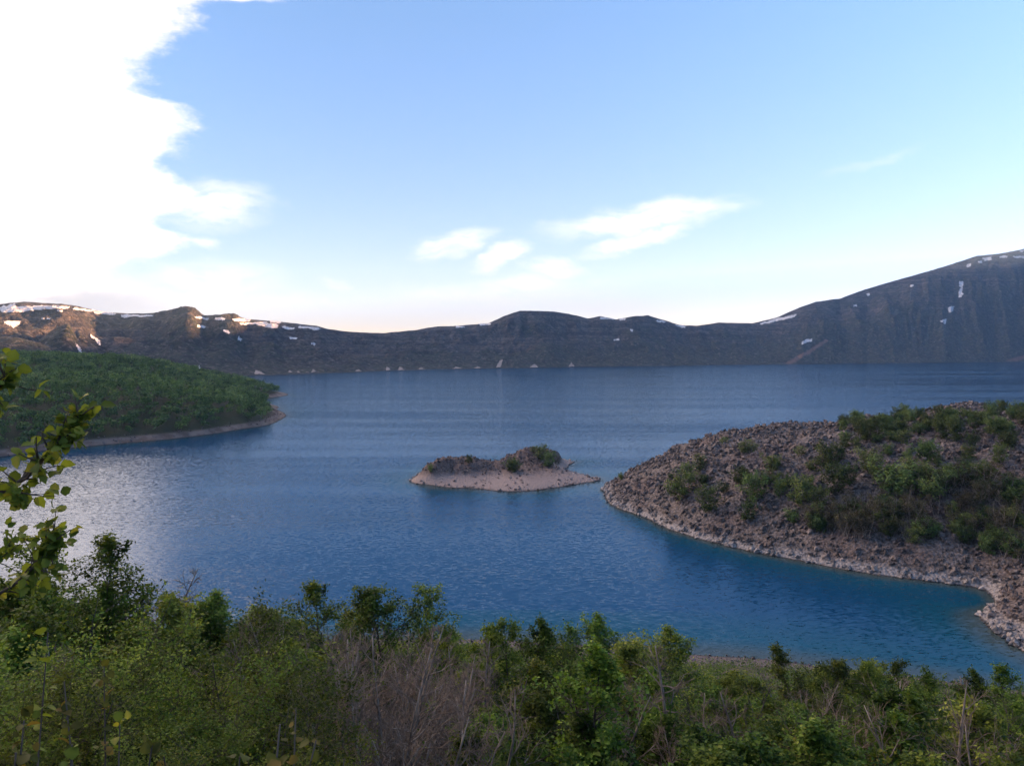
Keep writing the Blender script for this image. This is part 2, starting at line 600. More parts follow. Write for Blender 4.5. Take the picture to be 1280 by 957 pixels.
def mat_water():
    m, g, out = new_mat('lake_water')
    p = pos(g)
    d = attr(g, 'depth')
    deep = (0.006, 0.053, 0.122)
    mid = (0.005, 0.062, 0.098)
    shal = (0.050, 0.070, 0.066)
    c = g.mix(g.smooth(d, 1.0, 9.0), mid, deep)
    c = g.mix(g.smooth(d, 2.6, 0.2), c, shal)
    # ripples of a light breeze as slopes of the surface, stronger in wind patches
    patch = g.noise(g.mapping(p, rot=(0, 0, 0.25), scale=(0.30, 2.6, 1)), 0.0045, 5, 0.6).outputs[0]
    pw = g.smooth(patch, 0.38, 0.64, 0.55, 1.35)
    w1 = g.noise(g.mapping(p, rot=(0, 0, 0.15), scale=(0.34, 1.0, 1)), 5.0, 3, 0.55).outputs['Color']
    w2 = g.noise(g.mapping(p, rot=(0, 0, -0.4), scale=(0.40, 1.0, 1)), 1.9, 2, 0.5).outputs['Color']
    add = g.n('ShaderNodeVectorMath', operation='ADD')
    g.put(add.inputs[0], w1)
    g.put(add.inputs[1], w2)
    sub = g.n('ShaderNodeVectorMath', operation='SUBTRACT')
    g.put(sub.inputs[0], add.outputs[0])
    sub.inputs[1].default_value = (1.0, 1.0, 1.0)
    ss = g.n('ShaderNodeSeparateXYZ')
    g.put(ss.inputs[0], sub.outputs[0])
    nx = g.math('MULTIPLY', g.math('MULTIPLY', ss.outputs[0], WAVE * 0.7), pw)
    ny = g.math('MULTIPLY', g.math('MULTIPLY', ss.outputs[1], WAVE), pw)
    nv = g.n('ShaderNodeVectorMath', operation='NORMALIZE')
    g.put(nv.inputs[0], g.combine(nx, ny, 1.0))
    body = g.n('ShaderNodeBsdfDiffuse')
    g.put(body.inputs['Color'], c)
    gl = g.n('ShaderNodeBsdfGlossy')
    gl.inputs['Color'].default_value = (0.45, 0.515, 0.58, 1)      # the low sky opposite the sun is polarised: it mirrors weakly
    gl.inputs['Roughness'].default_value = 0.06
    g.put(gl.inputs['Normal'], nv.outputs[0])
    fr = g.n('ShaderNodeFresnel')
    fr.inputs['IOR'].default_value = 1.33
    g.put(fr.inputs['Normal'], nv.outputs[0])
    mx = g.n('ShaderNodeMixShader')
    g.put(mx.inputs[0], fr.outputs[0])
    g.put(mx.inputs[1], body.outputs[0])
    g.put(mx.inputs[2], gl.outputs[0])
    g.put(out.inputs[0], mx.outputs[0])
    return m


WATER, SNOW, FAN, RIM, SOIL, DUFF = mat_water(), mat_snow(), mat_fan(), mat_rim(), mat_soil(), mat_duff()

# ------------------------------------------------------------------ far crater wall (polar grid)
sky_px = np.array([(-400, 372), (-150, 384), (0, 380), (30, 377), (75, 380), (110, 386), (130, 390), (160, 392), (200, 391), (235, 391), (260, 395),
    (300, 398), (340, 401), (370, 404), (395, 407), (410, 411), (440, 415), (480, 416), (515, 413), (545, 408), (575, 407),
    (610, 404), (630, 395), (650, 388), (690, 389), (720, 394), (735, 398), (750, 395), (770, 399), (795, 395), (810, 394),
    (830, 400), (850, 406), (870, 407), (900, 403), (940, 404), (970, 397), (1000, 384), (1020, 377), (1050, 373), (1080, 362),
    (1110, 353), (1150, 342), (1190, 330), (1220, 320), (1250, 317), (1280, 311)], float)
sx_, sy_, sz_ = ray(sky_px[:, 0], sky_px[:, 1])
c_az = np.degrees(np.arctan2(sx_, sy_))
c_te = sz_ / np.hypot(sx_, sy_)
# outside the frame the wall goes on round the lake, its unseen crest shaped for where sun and shadow fall
c_az = np.concatenate([[-78, -62], c_az, [38, 45, 52, 58, 65, 72, 78, 84, 94, 104, 116, 130]])
c_te = np.concatenate([[0.10, 0.075], c_te, [.108, .104, .099, .097, .101, .112, .132, .155, .175, .175, .165, .13]])
# shore distance (from the water line in the photograph) and crest distance
def ring_d(px, py):
    q = gnd(px, py)
    return float(np.hypot(*q))
shore_az, shore_r = [], []
for px, py in [(310, 468.2), (400, 466), (480, 463), (560, 461), (650, 459.3), (750, 457.8), (850, 456.5), (1000, 454.8), (1140, 453.4), (1280, 452.0)]:
    x, y, _ = ray(px, py)
    shore_az.append(math.degrees(math.atan2(x, y)))
    shore_r.append(ring_d(px, py))
shore_az = np.array([-80, -40, -30, -24] + shore_az + [42, 52, 64, 78, 95, 115, 135])
shore_r = np.array([900, 1320, 1420, 1480] + shore_r + [3100, 2850, 2500, 2150, 1800, 1450, 1100])
ratio = np.interp(shore_az, [-80, -30, -10, 10, 34, 60, 90, 135], [1.6, 1.5, 1.34, 1.32, 1.5, 1.45, 1.5, 1.6])
crest_r = shore_r * ratio

AZ = np.concatenate([np.linspace(-75, -37, 90)[:-1], np.linspace(-37, 37, 980), np.linspace(37, 130, 240)[1:]])
NT_IN, NT_OUT = 110, 22
T = np.concatenate([np.linspace(-0.08, 1.0, NT_IN), 1 + np.linspace(0, 1, NT_OUT + 1)[1:] ** 1.5 * 0.9])
te = np.interp(AZ, c_az, c_te)
R0 = np.interp(AZ, shore_az, shore_r)
R1 = np.interp(AZ, shore_az, crest_r)
R0 = R0 * (1 + 0.012 * fbm(AZ * 0.9, AZ * 0, 4, 5))
R1 = R1 * (1 + 0.03 * fbm(AZ * 0.35, AZ * 0 + 3, 3, 9))
H = CAM_H + R1 * te
A2, T2 = np.meshgrid(AZ, T, indexing='ij')
RR = R0[:, None] + (R1 - R0)[:, None] * T2
XX, YY = RR * np.sin(np.radians(A2)), RR * np.cos(np.radians(A2))
tc_ = np.clip(T2, 0, 1)
env = np.clip(4 * tc_ * (1 - tc_), 0, 1)
# spurs and gullies that run down the wall
arc = np.radians(A2) * R0[:, None]
spur = fbm(arc / 260 + 0.35 * T2, T2 * 0.9, 4, 21, 0.5, True)
spur2 = fbm(arc / 70 + 0.3 * fbm(arc / 200, T2 * 3, 3, 3), T2 * 2.2, 4, 31, 0.55)
# the spurs that catch the last sun, at their places in the photograph
def bumpaz(px, w):
    x, y, _ = ray(px, 420)
    a = math.degrees(math.atan2(x, y))
    d = (A2 - a) / w
    return np.where(d < 0, np.exp(-(d / 2.2) ** 2), np.exp(-(d / 0.8) ** 2))
hero = 1.15 * bumpaz(240, 0.62) + 1.1 * bumpaz(292, 0.6) + 0.5 * bumpaz(100, 0.7) + 0.45 * bumpaz(340, 0.6)
tt = np.clip(tc_ + env * (0.14 * spur + 0.075 * spur2 * (1 - 0.7 * np.clip((A2 - 14) / 10, 0, 1)) + 0.20 * hero * np.clip(tc_ * 1.6, 0, 1)), 0, 1)
prof_x = [0, .06, .25, .45, .60, .72, .80, .90, 1.0]
prof_y = [0, .05, .20, .37, .52, .70, .84, .94, 1.0]
P = np.interp(tt, prof_x, prof_y)
right = np.clip((AZ - 14) / 10, 0, 1)[:, None]
P = P * (1 - right) + (0.75 * tt + 0.25 * tt ** 2) * right
Z = H[:, None] * P
Z += env * (11 * fbm(XX / 90, YY / 90, 6, 41, 0.6) + 1.3 * np.sin(Z / 7.0 + 3 * fbm(XX / 300, YY / 300, 2, 8)) * (1 - right))
Z += env * (9 * fbm(XX / 48, YY / 48, 4, 141, 0.55, True) + 4.5 * fbm(XX / 16, YY / 16, 3, 151, 0.6, True)) * (0.5 + 0.5 * tc_)
Z += (T2 > 0.93) * (T2 <= 1.001) * 1.2 * fbm(arc / 18, T2 * 0, 3, 77)
Z = np.where(T2 > 1, H[:, None] * (1 - 0.55 * (T2 - 1)) - 6 * (T2 > 1.02), Z)
Z = np.where(T2 < 0, T2 * 120, Z)
# the small wooded ridge at the foot of the wall on the left
def lump(px, py, dist, wx, wy, hard=1.0):
    x, y, z = ray(px, py)
    k = dist / math.hypot(x, y)
    cx, cyy, hz = x * k, y * k, CAM_H + z * k
    ra = np.radians(A2) - math.atan2(x, y)
    u = ra * dist / wx
    v = (RR - dist) / wy
    u = np.where(u > 0, u * hard, u)
    return hz * np.exp(-np.abs(u) ** 1.7) * np.exp(-v ** 2)
kn = np.maximum(lump(84, 404, 1640, 75, 150, 2.6), lump(10, 420, 1560, 130, 140, 1.0))
kn = np.maximum(kn, lump(-120, 408, 1560, 160, 160, 1.0))
KN = kn > Z
Z = np.maximum(Z, kn * (1 + 0.05 * fbm(XX / 25, YY / 25, 3, 55)))
green = np.clip(0.55 - 0.9 * tc_ + 0.5 * fbm(XX / 220, YY / 220, 3, 61), 0, 1) + KN * 1.0 + 0.35 * right * (1 - tc_)
green = np.clip(green, 0, 1)
scree = np.zeros_like(Z)
for (pa, pb, pw_, t0, t1) in [((985, 455), (1035, 420), 0.42, 0.0, 0.27), ((1262, 450), (1290, 440), 0.5, 0.0, 0.06)]:
    aa = math.degrees(math.atan2(*[float(v) for v in ray(*pa)[:2]]))
    ab = math.degrees(math.atan2(*[float(v) for v in ray(*pb)[:2]]))
    ac = aa + (ab - aa) * (T2 - t0) / (t1 - t0)
    wv = pw_ * (1 - 0.5 * (T2 - t0) / (t1 - t0))
    s = np.clip(1.6 - np.abs(A2 - ac) / wv * 1.6 + 0.5 * fbm(arc / 20, T2 * 20, 3, 4), 0, 1) * ((T2 > t0) & (T2 < t1))
    scree = np.maximum(scree, s)
n_a, n_t = Z.shape
idx = np.arange(n_a * n_t).reshape(n_a, n_t)
quads = np.stack([idx[:-1, :-1], idx[1:, :-1], idx[1:, 1:], idx[:-1, 1:]], -1).reshape(-1, 4)
rim = link('crater_wall', mesh_np('crater_wall', np.stack([XX, YY, Z], -1).reshape(-1, 3), quads,
                                   {'green': green.ravel(), 'scree': scree.ravel()}, [RIM]))
tag(rim, kind='structure')


def rim_hit(px, py):
    """pixel -> point of the crater wall"""
    x, y, z = ray(px, py)
    hyp = math.hypot(x, y)
    a = math.degrees(math.atan2(x, y))
    i = int(np.clip(np.searchsorted(AZ, a), 1, n_a - 1))
    f = (a - AZ[i - 1]) / (AZ[i] - AZ[i - 1])
    zr = Z[i - 1] * (1 - f) + Z[i] * f
    rr = RR[i - 1] * (1 - f) + RR[i] * f
    los = CAM_H + rr * z / hyp
    k = np.nonzero(zr >= los)[0]
    if not len(k):
        return None
    k = k[0]
    if k > 0:
        d0, d1 = los[k - 1] - zr[k - 1], zr[k] - los[k]
        f = d0 / (d0 + d1 + 1e-9)
        r = rr[k - 1] + (rr[k] - rr[k - 1]) * f
        zz = zr[k - 1] + (zr[k] - zr[k - 1]) * f
    else:
        r, zz = rr[0], zr[0]
    return np.array([x / hyp * r, y / hyp * r, zz])


def drape(name, poly, mat, seed, step=0.5, rough=2.4, lift=1.2):
    """an irregular patch lying on the crater wall"""
    poly = np.array(poly, float)
    x0, y0 = poly.min(0) - 2
    x1, y1 = poly.max(0) + 2
    gx = np.arange(x0, x1 + step, step)
    gy = np.arange(y0, y1 + step, step)
    vid, vv = {}, []

    def inside(x, y):
        c = False
        for (ax, ay), (bx, by) in zip(poly, np.roll(poly, -1, 0)):
            if (ay > y) != (by > y) and x < (bx - ax) * (y - ay) / (by - ay) + ax:
                c = not c
        return c
    fs = []
    for i in range(len(gx) - 1):
        for j in range(len(gy) - 1):
            mx, my = gx[i] + step / 2, gy[j] + step / 2
            wx = rough * float(fbm(np.array(mx / 4), np.array(my / 2.5), 4, seed, 0.6))
            wy = rough * 0.7 * float(fbm(np.array(mx / 4 + 9), np.array(my / 2.5), 4, seed + 3, 0.6))
            if not inside(mx + wx, my + wy):
                continue
            f = []
            for a, b in ((i, j), (i + 1, j), (i + 1, j + 1), (i, j + 1)):
                if (a, b) not in vid:
                    h = rim_hit(gx[a], gy[b])
                    if h is None:
                        vid[(a, b)] = -1
                    else:
                        d = np.array([h[0], h[1], 0]) / np.hypot(h[0], h[1])
                        vid[(a, b)] = len(vv)
                        vv.append(h - d * lift + np.array([0, 0, lift]))
                f.append(vid[(a, b)])
            if -1 in f:
                continue
            pr = [math.hypot(vv[q][0], vv[q][1]) for q in f]
            if max(pr) - min(pr) > 160:
                continue
            fs.append(f)
    if len(fs) < 2:
        return None
    return link(name, mesh_np(name, np.array(vv), np.array(fs)[:, ::-1], None, [mat]), rim)


snow = [
    [(0, 384), (18, 380), (22, 384), (60, 382), (88, 384), (86, 387), (55, 387), (30, 390), (14, 391), (0, 390)],
    [(92, 385), (118, 388), (128, 391), (110, 390), (92, 388)],
    [(115, 389), (146, 392), (140, 394), (118, 392)],
    [(150, 394), (192, 394), (190, 396), (152, 397)],
    [(3, 402), (26, 402), (24, 406), (16, 411), (8, 406)],
    [(52, 398), (56, 398), (56, 400), (52, 400)], [(58, 398), (63, 398), (62, 400), (58, 400)],
    [(71, 388), (79, 388), (77, 391), (71, 390)],
    [(112, 418), (117, 421), (125, 425), (125, 432), (121, 430), (119, 424), (113, 422)],
    [(94, 430), (99, 434), (106, 444), (102, 443), (96, 435)],
    [(244, 396), (262, 398), (260, 400), (246, 399)], [(247, 406), (257, 409), (255, 411), (247, 409)],
    [(280, 412), (288, 415), (286, 418), (280, 415)], [(298, 420), (304, 425), (301, 427), (297, 424)],
    [(270, 397), (282, 398), (279, 401), (268, 400)],
    [(290, 399), (315, 399), (312, 403), (293, 402)],
    [(300, 404), (330, 403), (348, 406), (346, 411), (335, 410), (318, 406), (300, 406)],
    [(352, 408), (370, 410), (366, 413), (353, 411)], [(372, 407), (402, 411), (396, 413), (374, 410)],
    [(336, 401), (352, 402), (350, 404), (338, 404)],
    [(360, 422), (372, 423), (370, 425), (362, 425)], [(390, 429), (395, 430), (394, 432), (390, 431)],
    [(242, 465), (247, 461), (250, 456), (251, 461), (247, 467), (243, 467)],
    [(570, 407.5), (580, 408), (580, 409.5), (570, 409.5)], [(600, 405), (612, 404), (614, 406), (600, 407)],
    [(750, 396.5), (768, 398), (766, 400), (750, 399)], [(774, 397.5), (782, 398), (781, 400.5), (775, 400)],
    [(820, 400), (832, 402), (830, 404), (820, 402)], [(844, 406), (858, 408), (857, 410), (844, 408)],
    [(787, 411), (792, 413), (791, 416), (787, 414)], [(768, 424), (773, 423), (773, 426), (768, 426)],
    [(950, 404), (975, 397), (995, 393), (993, 396), (970, 402), (952, 406)],
    [(1001, 430), (1008, 424), (1015, 423), (1014, 427), (1004, 430)],
    [(1228, 323), (1240, 321), (1239, 325), (1230, 326)], [(1250, 320), (1259, 320), (1259, 323), (1250, 323)],
    [(1266, 321), (1280, 320), (1282, 323), (1268, 323)], [(1274, 314), (1284, 312), (1284, 314), (1276, 315)],
    [(1199, 352), (1204, 352), (1203, 372), (1198, 372), (1200, 362)],
    [(1185, 384), (1192, 383), (1190, 390), (1185, 390)], [(1176, 401), (1184, 398), (1183, 405), (1178, 403)],
    [(1084, 368), (1088, 366), (1089, 369), (1085, 370)], [(1136, 357), (1141, 355), (1141, 358), (1137, 359)],
    [(1067, 381), (1071, 380), (1071, 383), (1067, 383)], [(1208, 332), (1213, 330), (1213, 333), (1209, 334)],
    [(1222, 327), (1228, 326), (1227, 329), (1223, 329)],
]
for i, p in enumerate(snow):
    drape('snow_patch', p, SNOW, 100 + i)
fans = [[(318, 468), (319, 463), (326, 465), (331, 468)], [(360, 466), (362, 463), (366, 466)], [(370, 466), (372, 464), (376, 466)],
        [(388, 466), (391, 462), (395, 465)], [(382, 466), (384, 464.5), (387, 466)], [(444, 464.5), (448, 461.5), (452, 464.5)],
        [(482, 463.4), (483, 458), (489, 463)], [(497, 463), (500, 459), (506, 462.6)], [(522, 462), (526, 459.6), (532, 461.8)],
        [(565, 461.2), (570, 458.5), (580, 460.8)], [(592, 460.6), (597, 458), (602, 460.4)], [(620, 460), (624, 451), (629, 450), (625, 459.6)],
        [(662, 459.4), (668, 455), (673, 459.2)], [(710, 458.6), (714, 453), (718, 458.4)]]
for i, p in enumerate(fans):
    drape('scree_fan', p, FAN, 300 + i, 0.45, 1.2)

# ------------------------------------------------------------------ near land: height fields
def at(px, py, dist):
    """pixel and depth along the view (y) -> point"""
    x, y, z = ray(px, py)
    return np.array([x / y * dist, dist, CAM_H + z / y * dist])


# rocky peninsula on the right
pen_front = [(757, 619), (790, 641), (850, 666), (900, 680), (950, 692), (1000, 701), (1060, 713), (1130, 723), (1190, 730), (1225, 736),
             (1238, 744), (1229, 762), (1233, 782), (1252, 797), (1280, 813)]
pts = []
pf = np.array([gnd(*p) for p in pen_front])
for q in pf:
    pts.append((q[0], q[1], 0))
for q in pf[1:9]:
    pts.append((q[0] - 2.5, q[1] - 10, -4.5))
    pts.append((q[0] + 1.0, q[1] + 4, 2.2))
pts += [(pf[0][0] - 9, pf[0][1] - 2, -4), (78, 140, -3.0), (74, 130, -3.5), (84, 149, -3), (70, 150, -7), (50, 165, -9), (103, 158, 2.0), (97, 149, 1.8), (91, 139, 1.4), (90, 128, 1.5),
        (104, 138, 5), (92, 116, 1.2), (112, 114, 5), (140, 130, 11), (160, 150, 18), (170, 110, 18), (200, 180, 28)]
pen_crest = [(775, 598, 276, 0), (800, 581, 284, 0), (850, 563, 290, 0), (900, 551, 290, 0), (950, 545, 288, 0), (1000, 542, 284, 0),
             (1050, 532, 278, 1.0), (1100, 521, 272, 1.8), (1150, 513, 266, 2.2), (1200, 506, 260, 0.8), (1280, 512, 250, 2.0), (1400, 505, 236, 2)]
for px, py, d, off in pen_crest:
    q = at(px, py, d)
    pts.append((q[0], q[1], q[2] - off))
for px, d in [(770, 290), (800, 306), (850, 322), (900, 330), (950, 334), (1000, 338), (1100, 342), (1200, 344), (1300, 344), (1450, 346)]:
    x, y, _ = ray(px, 500)
    pts.append((x / y * d, d, 0))
    pts.append((x / y * d, d + 22, -6))
pen_base = TPS(pts, 0.0008)


def pen_fn(X, Y):
    z = pen_base(X, Y)
    up = np.clip(z / 5, 0, 1)
    lump = 2.0 * fbm(X / 22, Y / 22, 4, 12) + 2.0 * fbm(X / 8, Y / 8, 4, 14, 0.6, True)
    return z + up * lump * np.clip(z / 9, 0.25, 1) + 0.25 * fbm(X / 3, Y / 3, 3, 15) * np.clip(z + 1, 0, 1)


PEN = Field(30, 260, 92, 372, 1.25, pen_fn)
v, f = PEN.faces(-3.5)
pen = tag(link('rocky_peninsula', mesh_np('rocky_peninsula', v, f, None, [STONE])), kind='structure')

# wooded headland on the left
hp = []
hf = [(-160, 585), (-60, 577), (0, 571), (60, 563), (130, 556), (200, 550), (260, 543), (310, 535), (345, 527), (357, 521)]
hb = [(346, 512), (331, 505), (337, 497), (334, 489), (322, 480)]
hfp = np.array([gnd(*p) for p in hf])
hbp = np.array([gnd(*p) for p in hb])
for q in hfp:
    hp.append((q[0], q[1], 0))
for q in hfp[:8]:
    hp.append((q[0] + 4, q[1] - 18, -5))
    hp.append((q[0] - 4, q[1] + 14, 4.6))
for q in hbp:
    hp.append((q[0], q[1], 0))
    hp.append((q[0] + 25, q[1] + 4, -5))
hp += [(hfp[-1][0] + 16, hfp[-1][1] - 6, -5), (-560, 1330, 0), (-500, 1250, -4)]
for px, py, d in [(-200, 448, 760), (0, 443, 800), (100, 445, 800), (170, 447, 780), (205, 453, 780), (240, 463.5, 800), (290, 470.5, 850), (320, 479, 820)]:
    q = at(px, py, d)
    hp.append((q[0], q[1], q[2] - 5.0))
for px, d, z in [(0, 560, 24), (100, 580, 24), (180, 610, 21), (260, 660, 14), (310, 690, 8), (0, 1100, 37), (120, 1150, 32), (200, 1150, 22), (0, 1400, 25), (-200, 560, 24), (-250, 1100, 36)]:
    x, y, _ = ray(px, 460)
    hp.append((x / y * d, d, z))
head_base = TPS(hp, 0.002)


def head_fn(X, Y):
    z = head_base(X, Y)
    return z + np.clip(z / 8, 0, 1) * 1.6 * fbm(X / 60, Y / 60, 4, 71) + 0.5 * fbm(X / 7, Y / 7, 3, 72) * np.clip(z / 2 + 0.5, 0, 1)


HEAD = Field(-1020, -120, 300, 1450, 6.0, head_fn)
v, f = HEAD.faces(-3.5)
head = tag(link('wooded_headland', mesh_np('wooded_headland', v, f, None, [DUFF])), kind='structure')

# islet
ip = []
isl_f = [(518, 597.5), (535, 606), (560, 610), (590, 610.5), (615, 613.5), (640, 614.5), (670, 613), (700, 609), (730, 604), (751, 600)]
isl_b = [(742, 597), (716, 590), (704, 586.5), (708, 582), (719, 577.5), (700, 575), (665, 573), (640, 578), (622, 583), (600, 585.5), (570, 585), (540, 588), (524, 593)]
for p in isl_f + isl_b:
    q = gnd(*p)
    ip.append((q[0], q[1], 0))
cen = gnd(630, 597)
for p in isl_f[1:9] + isl_b[1:3] + isl_b[4:7] + isl_b[9:12]:
    q = gnd(*p)
    d = q - cen
    q2 = q + d / np.linalg.norm(d) * 14
    ip.append((q2[0], q2[1], -5))
for px, py, d in [(545, 580, 291), (568, 575.5, 297), (592, 577.5, 298), (614, 585.5, 299), (646, 567.5, 322), (672, 563.5, 326), (690, 565.5, 326), (706, 574.5, 328), (640, 590, 296), (700, 588.5, 297), (665, 586, 299), (560, 592, 289), (600, 596, 288)]:
    ip.append(tuple(at(px, py, d)))
isl_base = TPS(ip, 0.0008)


def isl_fn(X, Y):
    z = isl_base(X, Y)
    up = np.clip((z - 1.5) / 3, 0, 1)
    return z + up * (1.3 * fbm(X / 7, Y / 7, 4, 82) + 1.5 * fbm(X / 4.5, Y / 4.5, 4, 84, 0.55, True) + 0.4) + 0.12 * fbm(X / 2, Y / 2, 3, 85)


ISL = Field(-62, 52, 245, 375, 0.8, isl_fn)
v, f = ISL.faces(-2.5)
islet = tag(link('islet', mesh_np('islet', v, f, None, [STONE_ISLET])), kind='structure')

# the slope below the viewpoint
ns_x = np.array([-400, -250, -120, -40, -12, 20, 45, 70, 86, 110, 160, 300])
ns_y = np.array([70, 100, 122, 131, 131, 127, 120.5, 113, 108, 104, 98, 80])


def near_fn(X, Y):
    ys = np.interp(X, ns_x, ns_y) + 1.2 * fbm(X / 14, X * 0, 3, 91)
    s = ys - Y
    flat = np.interp(s, [-30, 0, 6, 10, 106, 113, 121, 125, 127, 129, 131, 180, 400], [-9, 0, 1.3, 2.6, 36.0, 38.7, 42.1, 44.7, 46.3, 47.95, 48.4, 58, 120])
    side = np.clip(-X / 30, -0.7, 1.6) * np.clip(s / 60, 0, 1) * np.clip((130 - s) / 20, 0, 1)
    return flat + 1.7 * side + np.clip(s / 15, 0, 1) * (0.7 * fbm(X / 11, Y / 11, 4, 92) * np.clip(np.hypot(X, Y) / 12, 0, 1) + 0.12 * fbm(X / 1.7, Y / 1.7, 3, 93))


NEAR = Field(-210, 230, -60, 146, 1.0, near_fn)
v, f = NEAR.faces(-3.5)
near = tag(link('near_slope', mesh_np('near_slope', v, f, None, [SOIL])), kind='structure')

# ------------------------------------------------------------------ lake
la = np.radians(np.concatenate([np.linspace(-80, -38, 40)[:-1], np.linspace(-38, 38, 300), np.linspace(38, 135, 80)[1:]]))
lr = np.concatenate([np.linspace(30, 420, 170), np.geomspace(424, 5200, 60)])
LA, LR = np.meshgrid(la, lr, indexing='ij')
LX, LY = LR * np.sin(LA), LR * np.cos(LA)
bed = np.full_like(LX, -12.0)
for fld in (PEN, HEAD, ISL, NEAR):
    ok = fld.inside(LX, LY)
    bed = np.where(ok, np.maximum(bed, fld(LX, LY)), bed)
n, m = LX.shape
idx = np.arange(n * m).reshape(n, m)
q = np.stack([idx[:-1, :-1], idx[1:, :-1], idx[1:, 1:], idx[:-1, 1:]], -1).reshape(-1, 4)
lake = tag(link('lake', mesh_np('lake', np.stack([LX, LY, LX * 0], -1).reshape(-1, 3), q, {'depth': -bed.ravel()}, [WATER])), kind='structure')

# ------------------------------------------------------------------ stones
rng = np.random.default_rng(7)


def rock_shape(seed, n=13, flat=0.7):
    r = np.random.default_rng(seed)
    import bmesh
    bm = bmesh.new()
    for _ in range(n):
        d = r.normal(size=3)
        d /= np.linalg.norm(d)
        d *= r.uniform(0.42, 0.6) * np.array([1.0, r.uniform(.7, 1), flat])
        bm.verts.new(d)
    res = bmesh.ops.convex_hull(bm, input=bm.verts)
    bmesh.ops.delete(bm, geom=[e for e in res['geom_interior'] if isinstance(e, bmesh.types.BMVert)], context='VERTS')
    bmesh.ops.triangulate(bm, faces=bm.faces)
    bm.verts.index_update()
    v = np.array([q.co[:] for q in bm.verts])
    f = np.array([[q.index for q in fc.verts] for fc in bm.faces])
    bm.free()
    return v, f


ROCKS = [rock_shape(s, 11, fl) for s, fl in zip(range(8), [.8, .6, .9, .5, .75, .65, 1.0, .55])]


def rot_mats(r, n):
    q = r.normal(size=(n, 4))
    q /= np.linalg.norm(q, axis=1)[:, None]
    w, x, y, z = q.T
    return np.stack([np.stack([1 - 2 * (y * y + z * z), 2 * (x * y - z * w), 2 * (x * z + y * w)], -1),
                     np.stack([2 * (x * y + z * w), 1 - 2 * (x * x + z * z), 2 * (y * z - x * w)], -1),
                     np.stack([2 * (x * z - y * w), 2 * (y * z + x * w), 1 - 2 * (x * x + y * y)], -1)], 1)


def scatter(protos, P, S, r, upright=False):
    """join many copies of small shapes into one vertex/face array"""
    vs_, fs_, off = [], [], 0
    which = r.integers(0, len(protos), len(P))
    for k, (pv, pf_) in enumerate(protos):
        sel = which == k
        n = sel.sum()
        if not n:
            continue
        M = rot_mats(r, n)
        V = np.einsum('nij,vj->nvi', M, pv) * S[sel][:, None, None] + P[sel][:, None, :]
        F = pf_[None] + (np.arange(n) * len(pv))[:, None, None] + off
        vs_.append(V.reshape(-1, 3))
        fs_.append(F.reshape(-1, 3))
        off += n * len(pv)
    return np.concatenate(vs_), np.concatenate(fs_)


def visible_front(P):
    """in front of the camera and inside (or close to) the frame"""
    x, y, z = P[:, 0], P[:, 1], P[:, 2] - CAM_H
    yc = y * cp - z * sp_
    zc = y * sp_ + z * cp
    px = CX + FPX * x / yc
    py = CY - FPX * zc / yc
    return px, py, yc


def stones(field, n, box, smin, smax, zlo, parent, name, mat, keep_px, seed, big=150, power=2.6):
    r = np.random.default_rng(seed)
    x = r.uniform(box[0], box[1], n)
    y = r.uniform(box[2], box[3], n)
    z = field(x, y)
    P = np.stack([x, y, z], -1)
    S = smin + (smax - smin) * r.random(n) ** power
    px, py, d = visible_front(P)
    ok = (z > zlo) & keep_px(px, py, z, x, y)
    P, S, d = P[ok], S[ok], d[ok]
    P[:, 2] += S * 0.12
    app = S / d
    order = np.argsort(-app)
    for i in order[:big]:
        k = int(r.integers(0, 8))
        link(name, ROCK_ME[mat.name][k], parent, P[i], r.uniform(0, 6.28, 3), float(S[i]))
    rest = order[big:]
    V, F = scatter(ROCKS, P[rest], S[rest], r)
    o = link('small_stones', mesh_np('small_stones', V, F, None, [mat], smooth=False), parent)
    tag(o, kind='stuff')


ROCK_ME = {}
for mt in (STONE, STONE_ISLET, STONE_SHORE):
    ROCK_ME[mt.name] = [mesh_np('boulder', v, f, None, [mt], smooth=False) for v, f in ROCKS]
stones(PEN, 80000, (24, 190, 110, 315), 0.30, 2.4, -0.15, pen, 'boulder', STONE,
       lambda px, py, z, x, y: (px > 740) & (px < 1330) & ((z < 2.5) | (fbm(x / 9, y / 9, 3, 33) > -0.5)), 3, 300, 6.5)
stones(ISL, 9000, (-45, 40, 255, 350), 0.2, 1.7, -0.1, islet, 'boulder', STONE_ISLET,
       lambda px, py, z, x, y: (z > 3.0) | (z < 0.5) | (np.sin(x * 12.9 + y * 78.2) > 0.8), 4, 120, 4.0)
stones(NEAR, 9000, (-40, 110, 98, 134), 0.15, 0.7, -0.1, near, 'beach_stone', STONE_SHORE,
       lambda px, py, z, x, y: (z < 1.6) & (px > 500) & (px < 1330), 5, 60)
stones(HEAD, 9000, (-400, -150, 340, 640), 0.5, 2.0, -0.1, head, 'beach_stone', STONE_SHORE,
       lambda px, py, z, x, y: (z < 3.6) & (px > -30), 6, 60)

# ------------------------------------------------------------------ trees
class Geo:
    def __init__(self):
        self.v, self.f, self.t, self.n = [], [], [], 0

    def add(self, v, f, t):
        self.v.append(np.asarray(v, float))
        self.f.append(np.asarray(f, int) + self.n)
        self.t.append(np.broadcast_to(np.asarray(t, float), (len(v),)))
        self.n += len(v)

    def arrays(self):
        return np.concatenate(self.v), np.concatenate(self.f), np.concatenate(self.t)

    def mesh(self, name, mat, smooth=False):
        v, f, t = self.arrays()
        return mesh_np(name, v, f, {'tint': t}, [mat], smooth=smooth)


